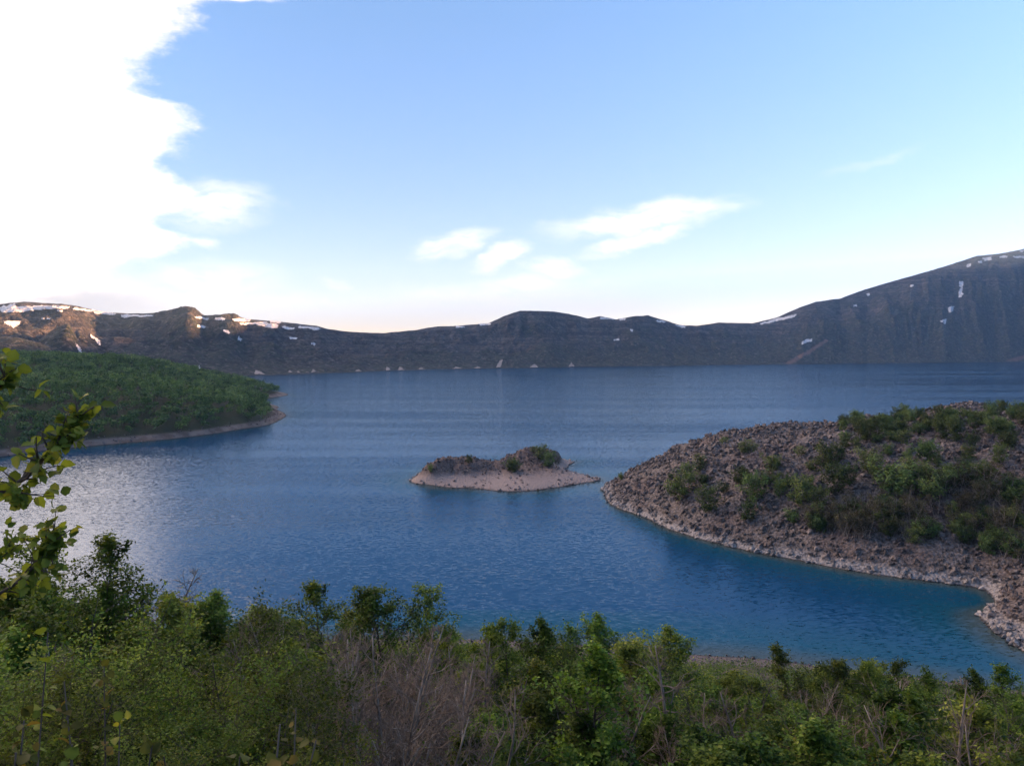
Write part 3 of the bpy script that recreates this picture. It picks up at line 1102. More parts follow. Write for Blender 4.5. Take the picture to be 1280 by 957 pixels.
def tube(g, path, r0, r1, sides=5, tint=0.5):
    path = np.asarray(path, float)
    n = len(path)
    rad = np.linspace(r0, r1, n)
    tan = np.gradient(path, axis=0)
    tan /= np.linalg.norm(tan, axis=1)[:, None] + 1e-9
    ref = np.array([0.31, 0.95, 0.05])
    u = np.cross(tan, ref)
    u /= np.linalg.norm(u, axis=1)[:, None] + 1e-9
    w = np.cross(tan, u)
    a = np.linspace(0, 2 * math.pi, sides, endpoint=False)
    V = path[:, None] + rad[:, None, None] * (u[:, None] * np.cos(a)[None, :, None] + w[:, None] * np.sin(a)[None, :, None])
    V = np.concatenate([V.reshape(-1, 3), path[-1:]])
    F = []
    for i in range(n - 1):
        for k in range(sides):
            k2 = (k + 1) % sides
            a0, b0, a1, b1 = i * sides + k, i * sides + k2, (i + 1) * sides + k, (i + 1) * sides + k2
            F += [(a0, b0, b1), (a0, b1, a1)]
    for k in range(sides):
        F.append(((n - 1) * sides + k, (n - 1) * sides + (k + 1) % sides, n * sides))
    g.add(V, F, tint)


def leaves(g, C, S, r, tint, up=0.5, aspect=0.62, face=None):
    """folded kite leaves at the points C"""
    n = len(C)
    d = r.normal(size=(n, 3))
    d[:, 2] = d[:, 2] * 0.6 - 0.15
    d /= np.linalg.norm(d, axis=1)[:, None]
    nn = r.normal(size=(n, 3)) + np.array([0, 0, up * 2])
    if face is not None:            # blades turned outwards from the crown
        nn = 0.45 * r.normal(size=(n, 3)) + face
    s = np.cross(d, nn)
    s /= np.linalg.norm(s, axis=1)[:, None] + 1e-9
    nn = np.cross(s, d)
    S = np.broadcast_to(S, (n,))[:, None]
    b = C - d * S * 0.5
    t = C + d * S * 0.5
    mid = C - d * S * 0.06 - nn * S * 0.08
    l = mid - s * S * aspect * 0.5 + nn * S * 0.16
    rr = mid + s * S * aspect * 0.5 + nn * S * 0.16
    V = np.stack([b, l, t, rr], 1).reshape(-1, 3)
    k = np.arange(n)[:, None] * 4
    F = np.concatenate([k + np.array([[0, 2, 1]]), k + np.array([[0, 3, 2]])])
    g.add(V, F, np.repeat(tint, 4))


def bend(p0, d, L, n, r, wob, lift=0.0):
    pts = [np.array(p0, float)]
    d = np.array(d, float)
    d /= np.linalg.norm(d)
    for _ in range(n):
        d = d + r.normal(size=3) * wob + np.array([0, 0, lift])
        d /= np.linalg.norm(d)
        pts.append(pts[-1] + d * L / n)
    return np.array(pts)


def along(path, f):
    f = np.clip(f, 0, 1) * (len(path) - 1)
    i = min(int(f), len(path) - 2)
    return path[i] * (1 - (f - i)) + path[i + 1] * (f - i)


def grow(seed, H, W, stems=1, n_prim=18, n_sec=6, per=14, leaf=0.10, base=0.2, shape='tree', tert=False, jit=0.11, thin=1.0, dead=0.0):
    """skeleton and leaves of one tree, base at the origin"""
    r = np.random.default_rng(seed)
    wood, crown = Geo(), Geo()
    twigs = Geo() if tert else wood
    lc, lt = [], []
    for s in range(stems):
        a = s * 2.4 + r.uniform(0, 1)
        lean = 0 if stems == 1 else r.uniform(0.12, 0.45)
        h = H * (1 if s == 0 else r.uniform(0.6, 0.98))
        p0 = np.array([math.cos(a), math.sin(a), 0]) * (0 if stems == 1 else 0.12 * W * r.random()) + np.array([0, 0, -0.35])
        trunk = bend(p0, (math.cos(a) * lean, math.sin(a) * lean, 1), h + 0.35, 8, r, 0.07, 0.03)
        r0 = (0.012 * H + 0.015) * thin * (1 if stems == 1 else 0.7)
        tube(wood, trunk, r0, r0 * 0.16, 5)
        np_ = max(4, int(n_prim / stems * (1.4 if stems > 1 else 1)))
        for i in range(np_):
            fr = base + (0.97 - base) * ((i + r.random()) / np_)
            if shape == 'tree':
                prof = math.sin(math.pi * min(1, (fr - base) / (1 - base) * 0.80 + 0.20)) ** 0.8
                prof = max(prof, 0.18)
            else:
                prof = 0.45 + 0.55 * math.sin(math.pi * (fr - base) / (1 - base) * 0.85 + 0.25)
            L = W * 0.5 * prof * r.uniform(0.6, 1.25) * (1 if stems == 1 else 0.75)
            az = i * 2.39996 + r.uniform(-0.5, 0.5) + s
            elv = math.radians(r.uniform(15, 55) + 18 * (fr - 0.5))
            d = np.array([math.cos(az) * math.cos(elv), math.sin(az) * math.cos(elv), math.sin(elv)])
            st = along(trunk, fr)
            br = bend(st, d, L, 4, r, 0.16, 0.07)
            rb = r0 * (1 - fr) * 0.55 + 0.006 * thin
            tube(wood, br, rb, rb * 0.3, 4)
            lively = r.random() > dead
            br_t = r.normal() * 0.17
            for j in range(n_sec):
                f2 = 0.25 + 0.75 * (j + r.random()) / n_sec
                d2 = d + r.normal(size=3) * 0.65 + np.array([0, 0, 0.22])
                tw = bend(along(br, f2), d2, L * r.uniform(0.28, 0.55) + 0.12, 3, r, 0.22, 0.05)
                tube(twigs, tw, rb * 0.36 + 0.002, 0.002 * thin + 0.001, 3)
                if tert:
                    for q in range(3):
                        tq = bend(along(tw, 0.3 + 0.7 * r.random()), d2 + r.normal(size=3) * 0.8, L * r.uniform(0.15, 0.35) + 0.1, 3, r, 0.25, 0.05)
                        tube(twigs, tq, 0.005 * thin, 0.0015, 3)
                if per and lively:
                    k = max(1, int(per * r.uniform(0.5, 1.5)))
                    ff = 1.06 - 0.9 * r.random(k) ** 1.6
                    c = np.array([along(tw, q) for q in ff]) + r.normal(size=(k, 3)) * jit
                    lc.append(c)
                    cl = r.normal() * 0.15 + br_t
                    lt.append(np.clip(0.42 + cl + 0.16 * r.normal(size=k) + 0.22 * (c[:, 2] / H - 0.55), 0, 1))  # tint rises up the crown: light from above put into the leaf colour
        if per:
            k = int(per * 2)
            c = np.array([along(trunk, q) for q in r.uniform(0.70, 1.04, k)]) + r.normal(size=(k, 3)) * jit * 1.2
            lc.append(c)
            lt.append(np.clip(0.55 + 0.16 * r.normal(size=k), 0, 1))
    if per:
        C, t = np.concatenate(lc), np.concatenate(lt)
        face = C - np.array([0, 0, 0.5 * H])
        face = face / (np.linalg.norm(face, axis=1)[:, None] + 1e-6) + np.array([0, 0, 0.55])
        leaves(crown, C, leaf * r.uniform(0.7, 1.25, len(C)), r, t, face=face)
    return wood, crown, twigs


def far_tree(seed, H=5.5, W=5.0, n=125, leaf=1.02):
    """small crown for the distant wood: leaf clumps spread through lobes, and a trunk"""
    r = np.random.default_rng(seed)
    g = Geo()
    lobes = [(np.array([r.normal() * 0.2 * W, r.normal() * 0.2 * W, H * r.uniform(0.5, 0.78)]), W * r.uniform(0.24, 0.34)) for _ in range(5)]
    C, t, fc_ = [], [], []
    for c, rad in lobes:
        k = n // 5
        d = r.normal(size=(k, 3))
        d /= np.linalg.norm(d, axis=1)[:, None]
        C.append(c + d * rad * r.uniform(0.6, 1.08, (k, 1)) * np.array([1, 1, .9]))
        t.append(np.clip(0.45 + 0.13 * r.normal(size=k) + 0.10 * r.normal(), 0, 1))
        fc_.append(d * 1.2)
    leaves(g, np.concatenate(C), leaf * r.uniform(0.7, 1.3, 5 * (n // 5)), r, np.concatenate(t), 0.9, 0.9, np.concatenate(fc_))
    return g


# --- the wood on the headland
def head_points():
    r = np.random.default_rng(44)
    st = 7.0
    gx, gy = np.meshgrid(np.arange(-800, -130, st), np.arange(340, 1240, st), indexing='ij')
    x = (gx + r.uniform(-.45, .45, gx.shape) * st).ravel()
    y = (gy + r.uniform(-.45, .45, gx.shape) * st).ravel()
    z = HEAD(x, y)
    edge = 2.9 + 1.2 * fbm(x / 25, y / 25, 3, 19)
    P = np.stack([x, y, z], -1)
    px, py, d = visible_front(P)
    ok = (z > edge) & (px > -25) & (px < 420)
    # only ground that the view can reach, with a margin behind the brow
    return P[ok], d[ok], px[ok], r


HP, hd, hpx, r_h = head_points()
# drop what lies well behind the brow
keep = np.ones(len(HP), bool)
elev = (HP[:, 2] + 5 - CAM_H) / hd
binx = np.clip((hpx / 4).astype(int), -6, 110)
order = np.argsort(hd)
best = {}
for i in order:
    b = binx[i]
    e = max(best.get(b + k, -9) for k in (-1, 0, 1))
    if elev[i] < e - 0.004:
        keep[i] = False
    best[b] = max(best.get(b, -9), elev[i])
HP, hd, hpx = HP[keep], hd[keep], hpx[keep]
big_tone = fbm(HP[:, 0] / 60, HP[:, 1] / 60, 3, 23) * 0.16
FAR_PROTO = [far_tree(s, r_h.uniform(6.0, 7.8), r_h.uniform(6.6, 8.0)) for s in range(6)]
far_me = [p.mesh('crown', LEAF_WOOD) for p in FAR_PROTO]
far_wood = []
for s in range(6):
    gw = Geo()
    rr_ = np.random.default_rng(s + 900)
    tube(gw, bend((0, 0, -0.5), (0.05, 0.03, 1), 4.2, 4, rr_, 0.08), 0.14, 0.05, 5)
    for k in range(5):
        a = k * 1.3 + s
        tube(gw, bend((0, 0, 1.6 + 0.4 * k), (math.cos(a), math.sin(a), 0.9), 1.9, 3, rr_, 0.15), 0.06, 0.02, 3)
    far_wood.append(gw.mesh('trunk', BARK))
app = np.argsort(hd)
n_ind = 260
NEAR_SET = app[:n_ind]
REST = app[n_ind:]
for i in NEAR_SET:
    k = int(r_h.integers(0, 6))
    s = r_h.uniform(0.75, 1.15)
    e = link('shore_tree', None, None, HP[i], (0, 0, r_h.uniform(0, 6.28)), (s, s, s * r_h.uniform(0.85, 1.15)))
    edge_row = HP[i][2] < 7.5
    tag(e, 'small round green tree at the lower edge of the headland wood above the gravel shore' if edge_row
        else 'round green tree inside the dense headland wood a few rows above the shore', 'tree', 'trees of the headland wood')
    link('trunk', far_wood[k], e)
    link('crown', far_me[k], e)
vv, ff, tt_, off = [], [], [], 0
wh = r_h.integers(0, 6, len(REST))
for k in range(6):
    sel = REST[wh == k]
    pv, pf_, pt = FAR_PROTO[k].arrays()
    n = len(sel)
    ang = r_h.uniform(0, 6.28, n)
    s = r_h.uniform(0.6, 1.3, n)
    c_, s_ = np.cos(ang), np.sin(ang)
    V = np.empty((n, len(pv), 3))
    V[..., 0] = (pv[None, :, 0] * c_[:, None] - pv[None, :, 1] * s_[:, None]) * s[:, None] + HP[sel, 0][:, None]
    V[..., 1] = (pv[None, :, 0] * s_[:, None] + pv[None, :, 1] * c_[:, None]) * s[:, None] + HP[sel, 1][:, None]
    V[..., 2] = pv[None, :, 2] * (s * r_h.uniform(0.85, 1.15, n))[:, None] + HP[sel, 2][:, None]
    tn = np.clip(pt[None] + (big_tone[sel] + 0.17 * r_h.normal(size=n))[:, None], 0, 1)
    vv.append(V.reshape(-1, 3))
    ff.append((pf_[None] + (np.arange(n) * len(pv))[:, None, None] + off).reshape(-1, 3))
    tt_.append(tn.ravel())
    off += n * len(pv)
wood_mass = link('headland_wood', mesh_np('headland_wood', np.concatenate(vv), np.concatenate(ff), {'tint': np.concatenate(tt_)}, [LEAF_WOOD], smooth=False))
tag(wood_mass, 'dense green broadleaf wood covering the hill of the headland', 'wood', kind='stuff')


# --- shrubs and small trees on the peninsula and the islet
def protos(specs, mat, wmat):
    out = []
    for sp in specs:
        w, c, tw = grow(**sp)
        top = float(np.percentile(c.arrays()[0][:, 2], 99.7))
        out.append((w.mesh('trunk', wmat, True), c.mesh('crown', mat), top, sp['W']))
    return out


PEN_GREEN = protos([dict(seed=200 + i, H=h, W=w, stems=st, n_prim=24, n_sec=5, per=12, leaf=0.34, base=0.10, shape='bush', jit=0.22)
                    for i, (h, w, st) in enumerate([(5, 5.6, 4), (4.4, 5.2, 5), (6, 5.4, 3), (5, 6.4, 5), (3.6, 4.6, 5)])], LEAF_PEN, BARK)
PEN_BROWN = protos([dict(seed=230 + i, H=h, W=w, stems=st, n_prim=18, n_sec=5, per=7, leaf=0.30, base=0.28, shape='tree', jit=0.22, thin=1.5, dead=0.25)
                    for i, (h, w, st) in enumerate([(6.5, 5.0, 3), (6, 4.6, 2), (7, 4.4, 3), (5.4, 5.4, 4)])], LEAF_BROWN, BARK_PALE)


def plant(name, proto, p, height, label, cat, group, r, tilt=0.05, wide=1.0):
    tr, cr, H, W = proto
    s = height / H
    e = link(name, None, None, p, (r.normal() * tilt, r.normal() * tilt, r.uniform(0, 6.28)), (s * wide, s * wide, s))
    tag(e, label, cat, group)
    link('trunk', tr, e)
    link('crown', cr, e)
    return e


r_p = np.random.default_rng(77)
single = [(888, 640, 30, 'lone round dark green shrub on the boulder slope just above the pale shore band'),
          (851, 626, 34, 'tall bushy green shrub beside the lone round shrub on the boulder slope'),
          (858, 600, 20, None), (875, 588, 18, None), (938, 567, 16, None), (968, 588, 18, None), (930, 566, 12, None),
          (1032, 585, 30, None), (1082, 552, 30, None), (1128, 556, 18, None), (1155, 575, 24, None), (924, 606, 22, None),
          (940, 628, 34, None), (935, 652, 24, None), (1000, 632, 34, None), (975, 622, 26, None), (1042, 618, 34, None), (1022, 636, 26, None),
          (1088, 595, 32, None), (1060, 606, 24, None), (1125, 622, 40, None), (1165, 628, 38, None), (1188, 606, 26, None), (1140, 600, 26, None), (1105, 612, 28, None),
          (776, 600, 9, None), (1215, 560, 20, None), (1195, 552, 24, None), (1240, 545, 22, None), (1180, 548, 22, None), (1210, 575, 18, None),
          (1250, 580, 22, None), (905, 556, 9, None), (960, 607, 18, None), (985, 610, 18, None), (1015, 590, 14, None), (1110, 570, 14, None), (905, 618, 14, None), (880, 605, 12, None), (1000, 570, 12, None), (1050, 575, 16, None), (1070, 560, 14, None), (1010, 612, 16, None), (1155, 600, 20, None), (1230, 600, 22, None), (1205, 590, 18, None), (990, 655, 18, None), (1260, 560, 20, None), (1135, 575, 14, None), (840, 600, 8, None), (1170, 585, 16, None)]
for px, py, hpx_, lab in single:
    h = PEN.hit(px, py, 120, 380)
    if h is None:
        continue
    Hm = hpx_ / FPX * h[1] * 1.2
    plant('peninsula_shrub', PEN_GREEN[int(r_p.integers(0, 5))], h, Hm, lab or ('large' if hpx_ > 24 else 'small' if hpx_ < 15 else 'middling') + ' green shrub between boulders ' + ('near the tip of the rocky peninsula' if px < 900 else 'just under the crest thicket of the peninsula' if py < 580 else 'on the middle of the peninsula slope'),
          'shrub', 'green shrubs between the peninsula boulders', r_p, wide=1.1)
for k in range(95):           # along the crest
    px = r_p.uniform(1050, 1290)
    py = np.interp(px, [1050, 1100, 1200, 1290], [532, 524, 512, 518]) + r_p.random() ** 1.4 * 30
    if 1175 < px < 1238 and py < 522:
        continue
    h = PEN.hit(px, py, 120, 380)
    if h is None:
        continue
    plant('crest_shrub', PEN_GREEN[int(r_p.integers(0, 5))], h, r_p.uniform(2.6, 4.8), 'light green shrub in the thicket along the top of the rocky peninsula',
          'shrub', 'shrubs along the peninsula crest', r_p, wide=1.25)
for k in range(130):           # the brownish stand low on the slope
    px = r_p.uniform(1010, 1320)
    lo = np.interp(px, [1010, 1080, 1150, 1210, 1320], [668, 676, 682, 694, 716])
    hi = np.interp(px, [1010, 1080, 1150, 1320], [652, 640, 615, 590])
    py = r_p.uniform(hi, lo)
    h = PEN.hit(px, py, 110, 380)
    if h is None:
        continue
    if r_p.random() < 0.62:
        plant('sparse_tree', PEN_BROWN[int(r_p.integers(0, 4))], h, r_p.uniform(4.2, 7.4), 'thin brownish tree with bare pale stems low on the peninsula slope',
              'tree', 'thin brownish trees low on the peninsula', r_p, wide=1.1)
    else:
        plant('slope_shrub', PEN_GREEN[int(r_p.integers(0, 5))], h, r_p.uniform(3.2, 5.6), 'dark green shrub among the thin brownish trees low on the peninsula',
              'shrub', 'dark shrubs among the thin trees', r_p, wide=1.1)
for px, py, hp_, lab in [(586, 579, 8, 'small dark bush on the rocky top of the islet left mound'.replace('left', 'bare')), (538, 591, 8, 'small dark bush low on the tapering end of the islet'),
                    (640, 590, 13, 'slim dark green tree in the saddle between the two islet mounds'), (676, 575, 14, 'pale green bush on the higher rocky mound of the islet'),
                    (686, 584, 14, 'wide dark green bush below the pale bush on the higher islet mound'), (697, 584, 11, 'brownish upright bush beside the wide dark bush on the islet'),
                    (703, 571, 9, 'small dark conical tree at the far end of the higher islet mound'), (666, 566, 6, 'tiny dark bush on the crest of the higher islet mound')]:
    h = ISL.hit(px, py, 240, 380)
    if h is None:
        continue
    plant('islet_bush', PEN_GREEN[int(r_p.integers(0, 5))] if 'brownish' not in lab else PEN_BROWN[1], h, hp_ / FPX * h[1] * 1.5, lab, 'bush', None, r_p, wide=1.15)

# --- the thicket below the viewpoint
S_X = [-60, 0, 60, 95, 130, 170, 215, 240, 270, 300, 350, 395, 420, 440, 470, 487, 520, 560, 600, 625, 680, 725, 745, 780, 800, 815, 835, 850, 880, 960, 990, 1035, 1060, 1100, 1130, 1180, 1230, 1280, 1340]
S_Y = [700, 705, 705, 690, 715, 728, 757, 742, 730, 757, 762, 745, 762, 757, 757, 730, 757, 795, 800, 777, 792, 774, 792, 818, 802, 787, 792, 818, 828, 830, 814, 810, 822, 832, 827, 846, 842, 840, 840]
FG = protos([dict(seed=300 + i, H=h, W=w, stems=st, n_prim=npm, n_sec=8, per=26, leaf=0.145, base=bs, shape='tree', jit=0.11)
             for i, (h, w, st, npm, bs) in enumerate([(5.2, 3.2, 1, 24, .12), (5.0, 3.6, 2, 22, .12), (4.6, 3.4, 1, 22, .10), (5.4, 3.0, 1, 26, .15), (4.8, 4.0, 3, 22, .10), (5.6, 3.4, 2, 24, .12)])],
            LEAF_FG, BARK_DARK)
FG_SPARSE = protos([dict(seed=330 + i, H=5.0, W=3.4, stems=st, n_prim=24, n_sec=6, per=13, leaf=0.095, base=.2, shape='tree', jit=0.06, dead=0.35)
                    for i, st in enumerate([2, 1, 3])], LEAF_FG, BARK)
NEARSH = protos([dict(seed=350 + i, H=4.0, W=3.8, stems=4, n_prim=36, n_sec=8, per=58, leaf=0.058, base=.08, shape='bush', jit=0.10)
                 for i in range(3)], LEAF_FG, BARK_DARK)
FG_TALL = protos([dict(seed=370 + i, H=7.6, W=w, stems=st, n_prim=30, n_sec=9, per=28, leaf=0.150, base=.16, shape='tree', jit=0.12)
                  for i, (w, st) in enumerate([(4.2, 1), (4.6, 2), (3.8, 1), (5.0, 2)])], LEAF_FG, BARK_DARK)
BARE = []
for i, (h, w, st) in enumerate([(4.6, 3.0, 4), (5.2, 2.6, 2), (4.2, 3.4, 5), (5.6, 2.4, 1)]):
    w_, c_, t_ = grow(400 + i, h, w, stems=st, n_prim=26, n_sec=6, per=0, base=0.18, shape='tree', tert=True, thin=1.5)
    BARE.append((w_.mesh('trunk', BARK_PALE, True), t_.mesh('twigs', BARK_TWIG, True), float(t_.arrays()[0][:, 2].max()), w))


def bare(name, proto, p, height, label, group, r):
    tr, tw, H, W = proto
    s = height / H
    e = link(name, None, None, p, (r.normal() * .08, r.normal() * .08, r.uniform(0, 6.28)), s)
    tag(e, label, 'tree', group)
    link('trunk', tr, e)
    link('twigs', tw, e)


r_f = np.random.default_rng(12)


def top_limit(px, d, margin=0.0):
    y = np.interp(px, S_X, S_Y) + margin
    _, yy, zz = ray(px, y)
    return CAM_H + zz / yy * d


# trees whose tops make the outline of the thicket: pixel of the top, depth, kind
heroes = [(95, 690, 22, 1), (20, 706, 19, 3), (60, 716, 25, 0), (150, 724, 24, 2), (195, 738, 21, 0), (247, 742, 28, 2), (272, 730, 30, 3), (315, 762, 26, 1), (352, 762, 32, 0), (397, 745, 30, 1),
          (435, 757, 36, 2), (487, 729, 30, 0), (518, 754, 31, 3), (548, 782, 34, 2), (628, 776, 33, 1), (662, 784, 30, 3), (700, 790, 36, 0), (728, 772, 31, 2), (812, 785, 28, 0), (834, 791, 30, 2),
          (890, 832, 36, 3), (935, 838, 31, 1), (1000, 814, 40, 1), (1036, 809, 42, 3), (1072, 822, 40, 0), (1128, 828, 44, 1), (1155, 834, 41, 2), (1215, 845, 40, 3), (1265, 840, 38, 1)]
for px, py, d, k in heroes:
    q = at(px, py, d)
    g0 = float(NEAR(q[0], q[1]))
    hgt = q[2] - g0
    lab = {487: 'tallest pointed leafy tree rising against the lake behind the brown leafless stand', 95: 'thin-topped leafy tree rising against the pink cloud reflection',
           272: 'leafy tree with a ragged double top against the blue water', 728: 'leafy tree with two upright spikes against the near shore water',
           812: 'leafy tree overlapping the gap where the near gravel beach shows', 1036: 'leafy tree with broad dark tufts rising over the turquoise shallows',
           397: 'rounded leafy tree top beside the brown leafless stand'}.get(px, 'leafy thicket tree with its top outlined against ' + ('the pale cloud reflection' if px < 220 else 'deep blue open water' if px < 560 else 'the water beside the near gravel beach' if px < 980 else 'the turquoise shallows of the cove'))
    tall = hgt > 5.2
    plant('thicket_tree', FG_TALL[k] if tall else FG[k], (q[0], q[1], g0), max(2.5, min(hgt, 9.5)), lab,
          'tree', 'leafy trees of the thicket outlined against the water', r_f, 0.03, wide=float(np.clip((6.6 if tall else 4.6) / max(hgt, 2.5), 0.8, 1.25)))
placed = []
tries = 0
while len(placed) < 190 and tries < 6000:
    tries += 1
    d = 15 + 92 * r_f.random() ** 1.15
    px = r_f.uniform(-70, 1350)
    x, y, _ = ray(px, 800)
    X, Y = x / y * d, d
    if any((X - a) ** 2 + (Y - b) ** 2 < (1.25 + d * 0.012) ** 2 for a, b in placed):
        continue
    g0 = float(NEAR(X, Y))
    if g0 < 2.6:
        continue
    if 365 < px < 575 and d < 27 and r_f.random() < 0.85:
        continue
    lim = float(top_limit(px, d, 22 + 75 * r_f.random())) - g0
    if lim < 1.5:
        continue
    Hh = min(lim, r_f.uniform(3.4, 5.6))
    if d > 14 and Hh < 2.0:
        continue
    placed.append((X, Y))
    # brown bare stand in the middle, greener to the right
    pb = 0.10 + 0.55 * math.exp(-((px - 470) / 90) ** 2) + 0.35 * math.exp(-((px - 150) / 70) ** 2) + 0.22 * math.exp(-((px - 860) / 60) ** 2)
    u = r_f.random()
    if u < pb:
        bare('bare_tree', BARE[int(r_f.integers(0, 4))], (X, Y, g0), Hh, 'leafless grey tree of tangled thin twigs among the green thicket', 'leafless trees in the thicket', r_f)
    elif u < pb + 0.15:
        plant('sparse_thicket_tree', FG_SPARSE[int(r_f.integers(0, 3))], (X, Y, g0), Hh, 'half bare tree with few green leaves on pale branches in the thicket', 'tree', 'half bare trees in the thicket', r_f, wide=1.0)
    else:
        plant('thicket_tree', FG[int(r_f.integers(0, 6))], (X, Y, g0), Hh, ('tall ' if Hh > 4.4 else 'low ') + 'leafy green tree inside the thicket ' + ('just above the near gravel shore' if g0 < 13 else 'halfway down the slope' if g0 < 27 else 'high on the slope below the viewpoint'), 'tree', 'leafy trees inside the thicket', r_f, wide=float(np.clip(4.4 / Hh, 0.8, 1.35)))
for px, py, d, k in [(610, 880, 17, 0), (690, 860, 19, 1), (660, 930, 14, 2), (760, 890, 17, 3), (800, 940, 14, 4), (870, 880, 18, 5), (960, 870, 20, 0), (930, 935, 15, 1), (1020, 900, 17, 2),
                     (1090, 870, 21, 3), (1080, 940, 15, 4), (1170, 890, 19, 5), (1250, 880, 20, 0), (1190, 945, 15, 1), (1280, 940, 16, 2), (600, 945, 13, 5), (735, 950, 13, 0)]:
    q = at(px, py, d)
    g0 = float(NEAR(q[0], q[1]))
    plant('thicket_tree', FG[k], (q[0], q[1], g0), float(np.clip(q[2] - g0, 1.8, 5.5)), 'full leafy green tree in the front row of the thicket ' + ('beside the leafless stand' if px < 700 else 'below the gravel beach' if px < 980 else 'below the turquoise cove'), 'tree', 'leafy trees in the front row of the thicket', r_f, wide=1.1)
# tall dead stems in front of the leafy trees
for px, py, d in [(842, 800, 24), (612, 800, 26), (330, 790, 20), (745, 830, 22), (928, 850, 24), (575, 806, 34), (157, 720, 24), (182, 728, 25), (365, 765, 22), (700, 830, 26), (470, 800, 20)]:
    q = at(px, py, d)
    g0 = float(NEAR(q[0], q[1]))
    bare('dead_tree', BARE[1 if px % 2 else 3], (q[0], q[1], g0), max(2.5, q[2] - g0), 'tall slender pale dead tree standing above the leaf cover of the thicket', 'dead stems above the thicket', r_f)
# the brownish leafless stand in the middle
for k in range(24):
    px, d = r_f.uniform(365, 575), r_f.uniform(12, 27)
    q = at(px, r_f.uniform(775, 850) + (30 if px > 500 else 0), d)
    g0 = float(NEAR(q[0], q[1]))
    bare('bare_tree', BARE[int(r_f.integers(0, 3))], (q[0], q[1], g0), float(np.clip(q[2] - g0, 2.2, 5.5)), 'leafless grey-brown tree in the dense leafless stand in front of the leafy trees', 'leafless stand in the middle of the thicket', r_f)
# shrubs close to the viewpoint
for px, py, d in [(20, 770, 10.5), (95, 800, 11.5), (250, 778, 12.5), (330, 785, 11.5), (180, 850, 10), (60, 880, 9), (300, 850, 9.5), (130, 900, 8.5), (240, 905, 9),
                  (345, 915, 9), (10, 840, 9)]:
    q = at(px, py, d)
    g0 = float(NEAR(q[0], q[1]))
    plant('near_shrub', NEARSH[int(r_f.integers(0, 3))], (q[0], q[1], g0), float(np.clip(q[2] - g0, 1.2, 4.6)),
          ('tall ' if q[2] - g0 > 2.8 else 'low ') + 'small-leaved green shrub just below the viewpoint ' + ('beside the overhanging tree' if px < 450 else 'in front of the leafy trees'), 'shrub', 'shrubs just below the viewpoint', r_f, wide=1.05)

# low undergrowth between the trees: one mass
ug = []
for sd in range(4):
    gq = Geo()
    rr_ = np.random.default_rng(sd + 600)
    C = rr_.normal(size=(100, 3)) * np.array([.45, .45, .28]) + np.array([0, 0, .35])
    leaves(gq, C, 0.14 * rr_.uniform(.7, 1.3, 100), rr_, np.clip(0.3 + 0.18 * rr_.normal(size=100), 0, 1))
    ug.append(gq.arrays())
n = 2600
dd = 7 + 105 * r_f.random(n)
px = r_f.uniform(-60, 1340, n)
X = (px - CX) / FPX * dd
Z0 = NEAR(X, dd)
ok = Z0 > 2.0
X, dd, Z0 = X[ok], dd[ok], Z0[ok]
vv, ff, tt_, off = [], [], [], 0
for x, y, z in zip(X, dd, Z0):
    pv, pf_, pt = ug[int(r_f.integers(0, 4))]
    s = r_f.uniform(0.7, 1.7)
    a = r_f.uniform(0, 6.28)
    c_, s_ = math.cos(a) * s, math.sin(a) * s
    vv.append(np.stack([pv[:, 0] * c_ - pv[:, 1] * s_ + x, pv[:, 0] * s_ + pv[:, 1] * c_ + y, pv[:, 2] * s + z], -1))
    ff.append(pf_ + off)
    tt_.append(np.clip(pt + r_f.normal() * 0.1, 0, 1))
    off += len(pv)
under = link('undergrowth', mesh_np('undergrowth', np.concatenate(vv), np.concatenate(ff), {'tint': np.concatenate(tt_)}, [LEAF_FG], smooth=False))
tag(under, 'low leafy undergrowth covering the slope between the trees', 'undergrowth', kind='stuff')


# --- the branches that reach in from the left, and the young shrub at the foot of the picture
def leaf_mesh(name, mat, w, curl, seed, tint):
    """one broad toothed leaf, base at the origin, along +X"""
    r = np.random.default_rng(seed)
    n = 7
    V, t = [], []
    for i in range(n):
        u = i / (n - 1)
        wid = w * (math.sin(math.pi * min(1, u ** 0.75)) ** 0.75) * 0.5 if 0 < i < n - 1 else 0.0
        wid *= 1 + 0.10 * (-1) ** i
        z = -curl * u * u
        V += [(u, -wid, z + 0.22 * wid), (u, 0, z), (u, wid, z + 0.22 * wid)]
        t += [tint - .05, tint + .10, tint - .05]
    F = []
    for i in range(n - 1):
        a = i * 3
        F += [(a, a + 3, a + 4), (a, a + 4, a + 1), (a + 1, a + 4, a + 5), (a + 1, a + 5, a + 2)]
    return mesh_np(name, np.array(V), np.array(F), {'tint': np.clip(t, 0, 1)}, [mat])


LEAF_ME = [leaf_mesh('leaf', LEAF_NEAR, w, c, i, t) for i, (w, c, t) in enumerate([(.80, .25, .35), (.9, .15, .55), (.75, .35, .75), (.85, .2, .15), (.8, .3, .9)])]
LEAF_MR = [leaf_mesh('leaf', LEAF_RED, w, c, 20 + i, t) for i, (w, c, t) in enumerate([(.85, .2, .3), (.9, .3, .6), (.8, .15, .1), (.9, .25, .97)])]
r_l = np.random.default_rng(5)


def put_leaf(parent, p, size, me, out):
    """leaf blade pointing away from its twig, a little drooping"""
    d = Vector((out[0] + r_l.normal() * .6, out[1] + r_l.normal() * .6, out[2] + r_l.normal() * .5 - 0.1)).normalized()
    q = d.to_track_quat('X', 'Z').to_euler()
    q.rotate_axis('X', r_l.normal() * 0.7)
    link('leaf', me, parent, p, q, size)


def limb(name, parent, pts, r0, r1, mat):
    g = Geo()
    tube(g, pts, r0, r1, 7)
    return link(name, g.mesh('limb', mat, True), parent)


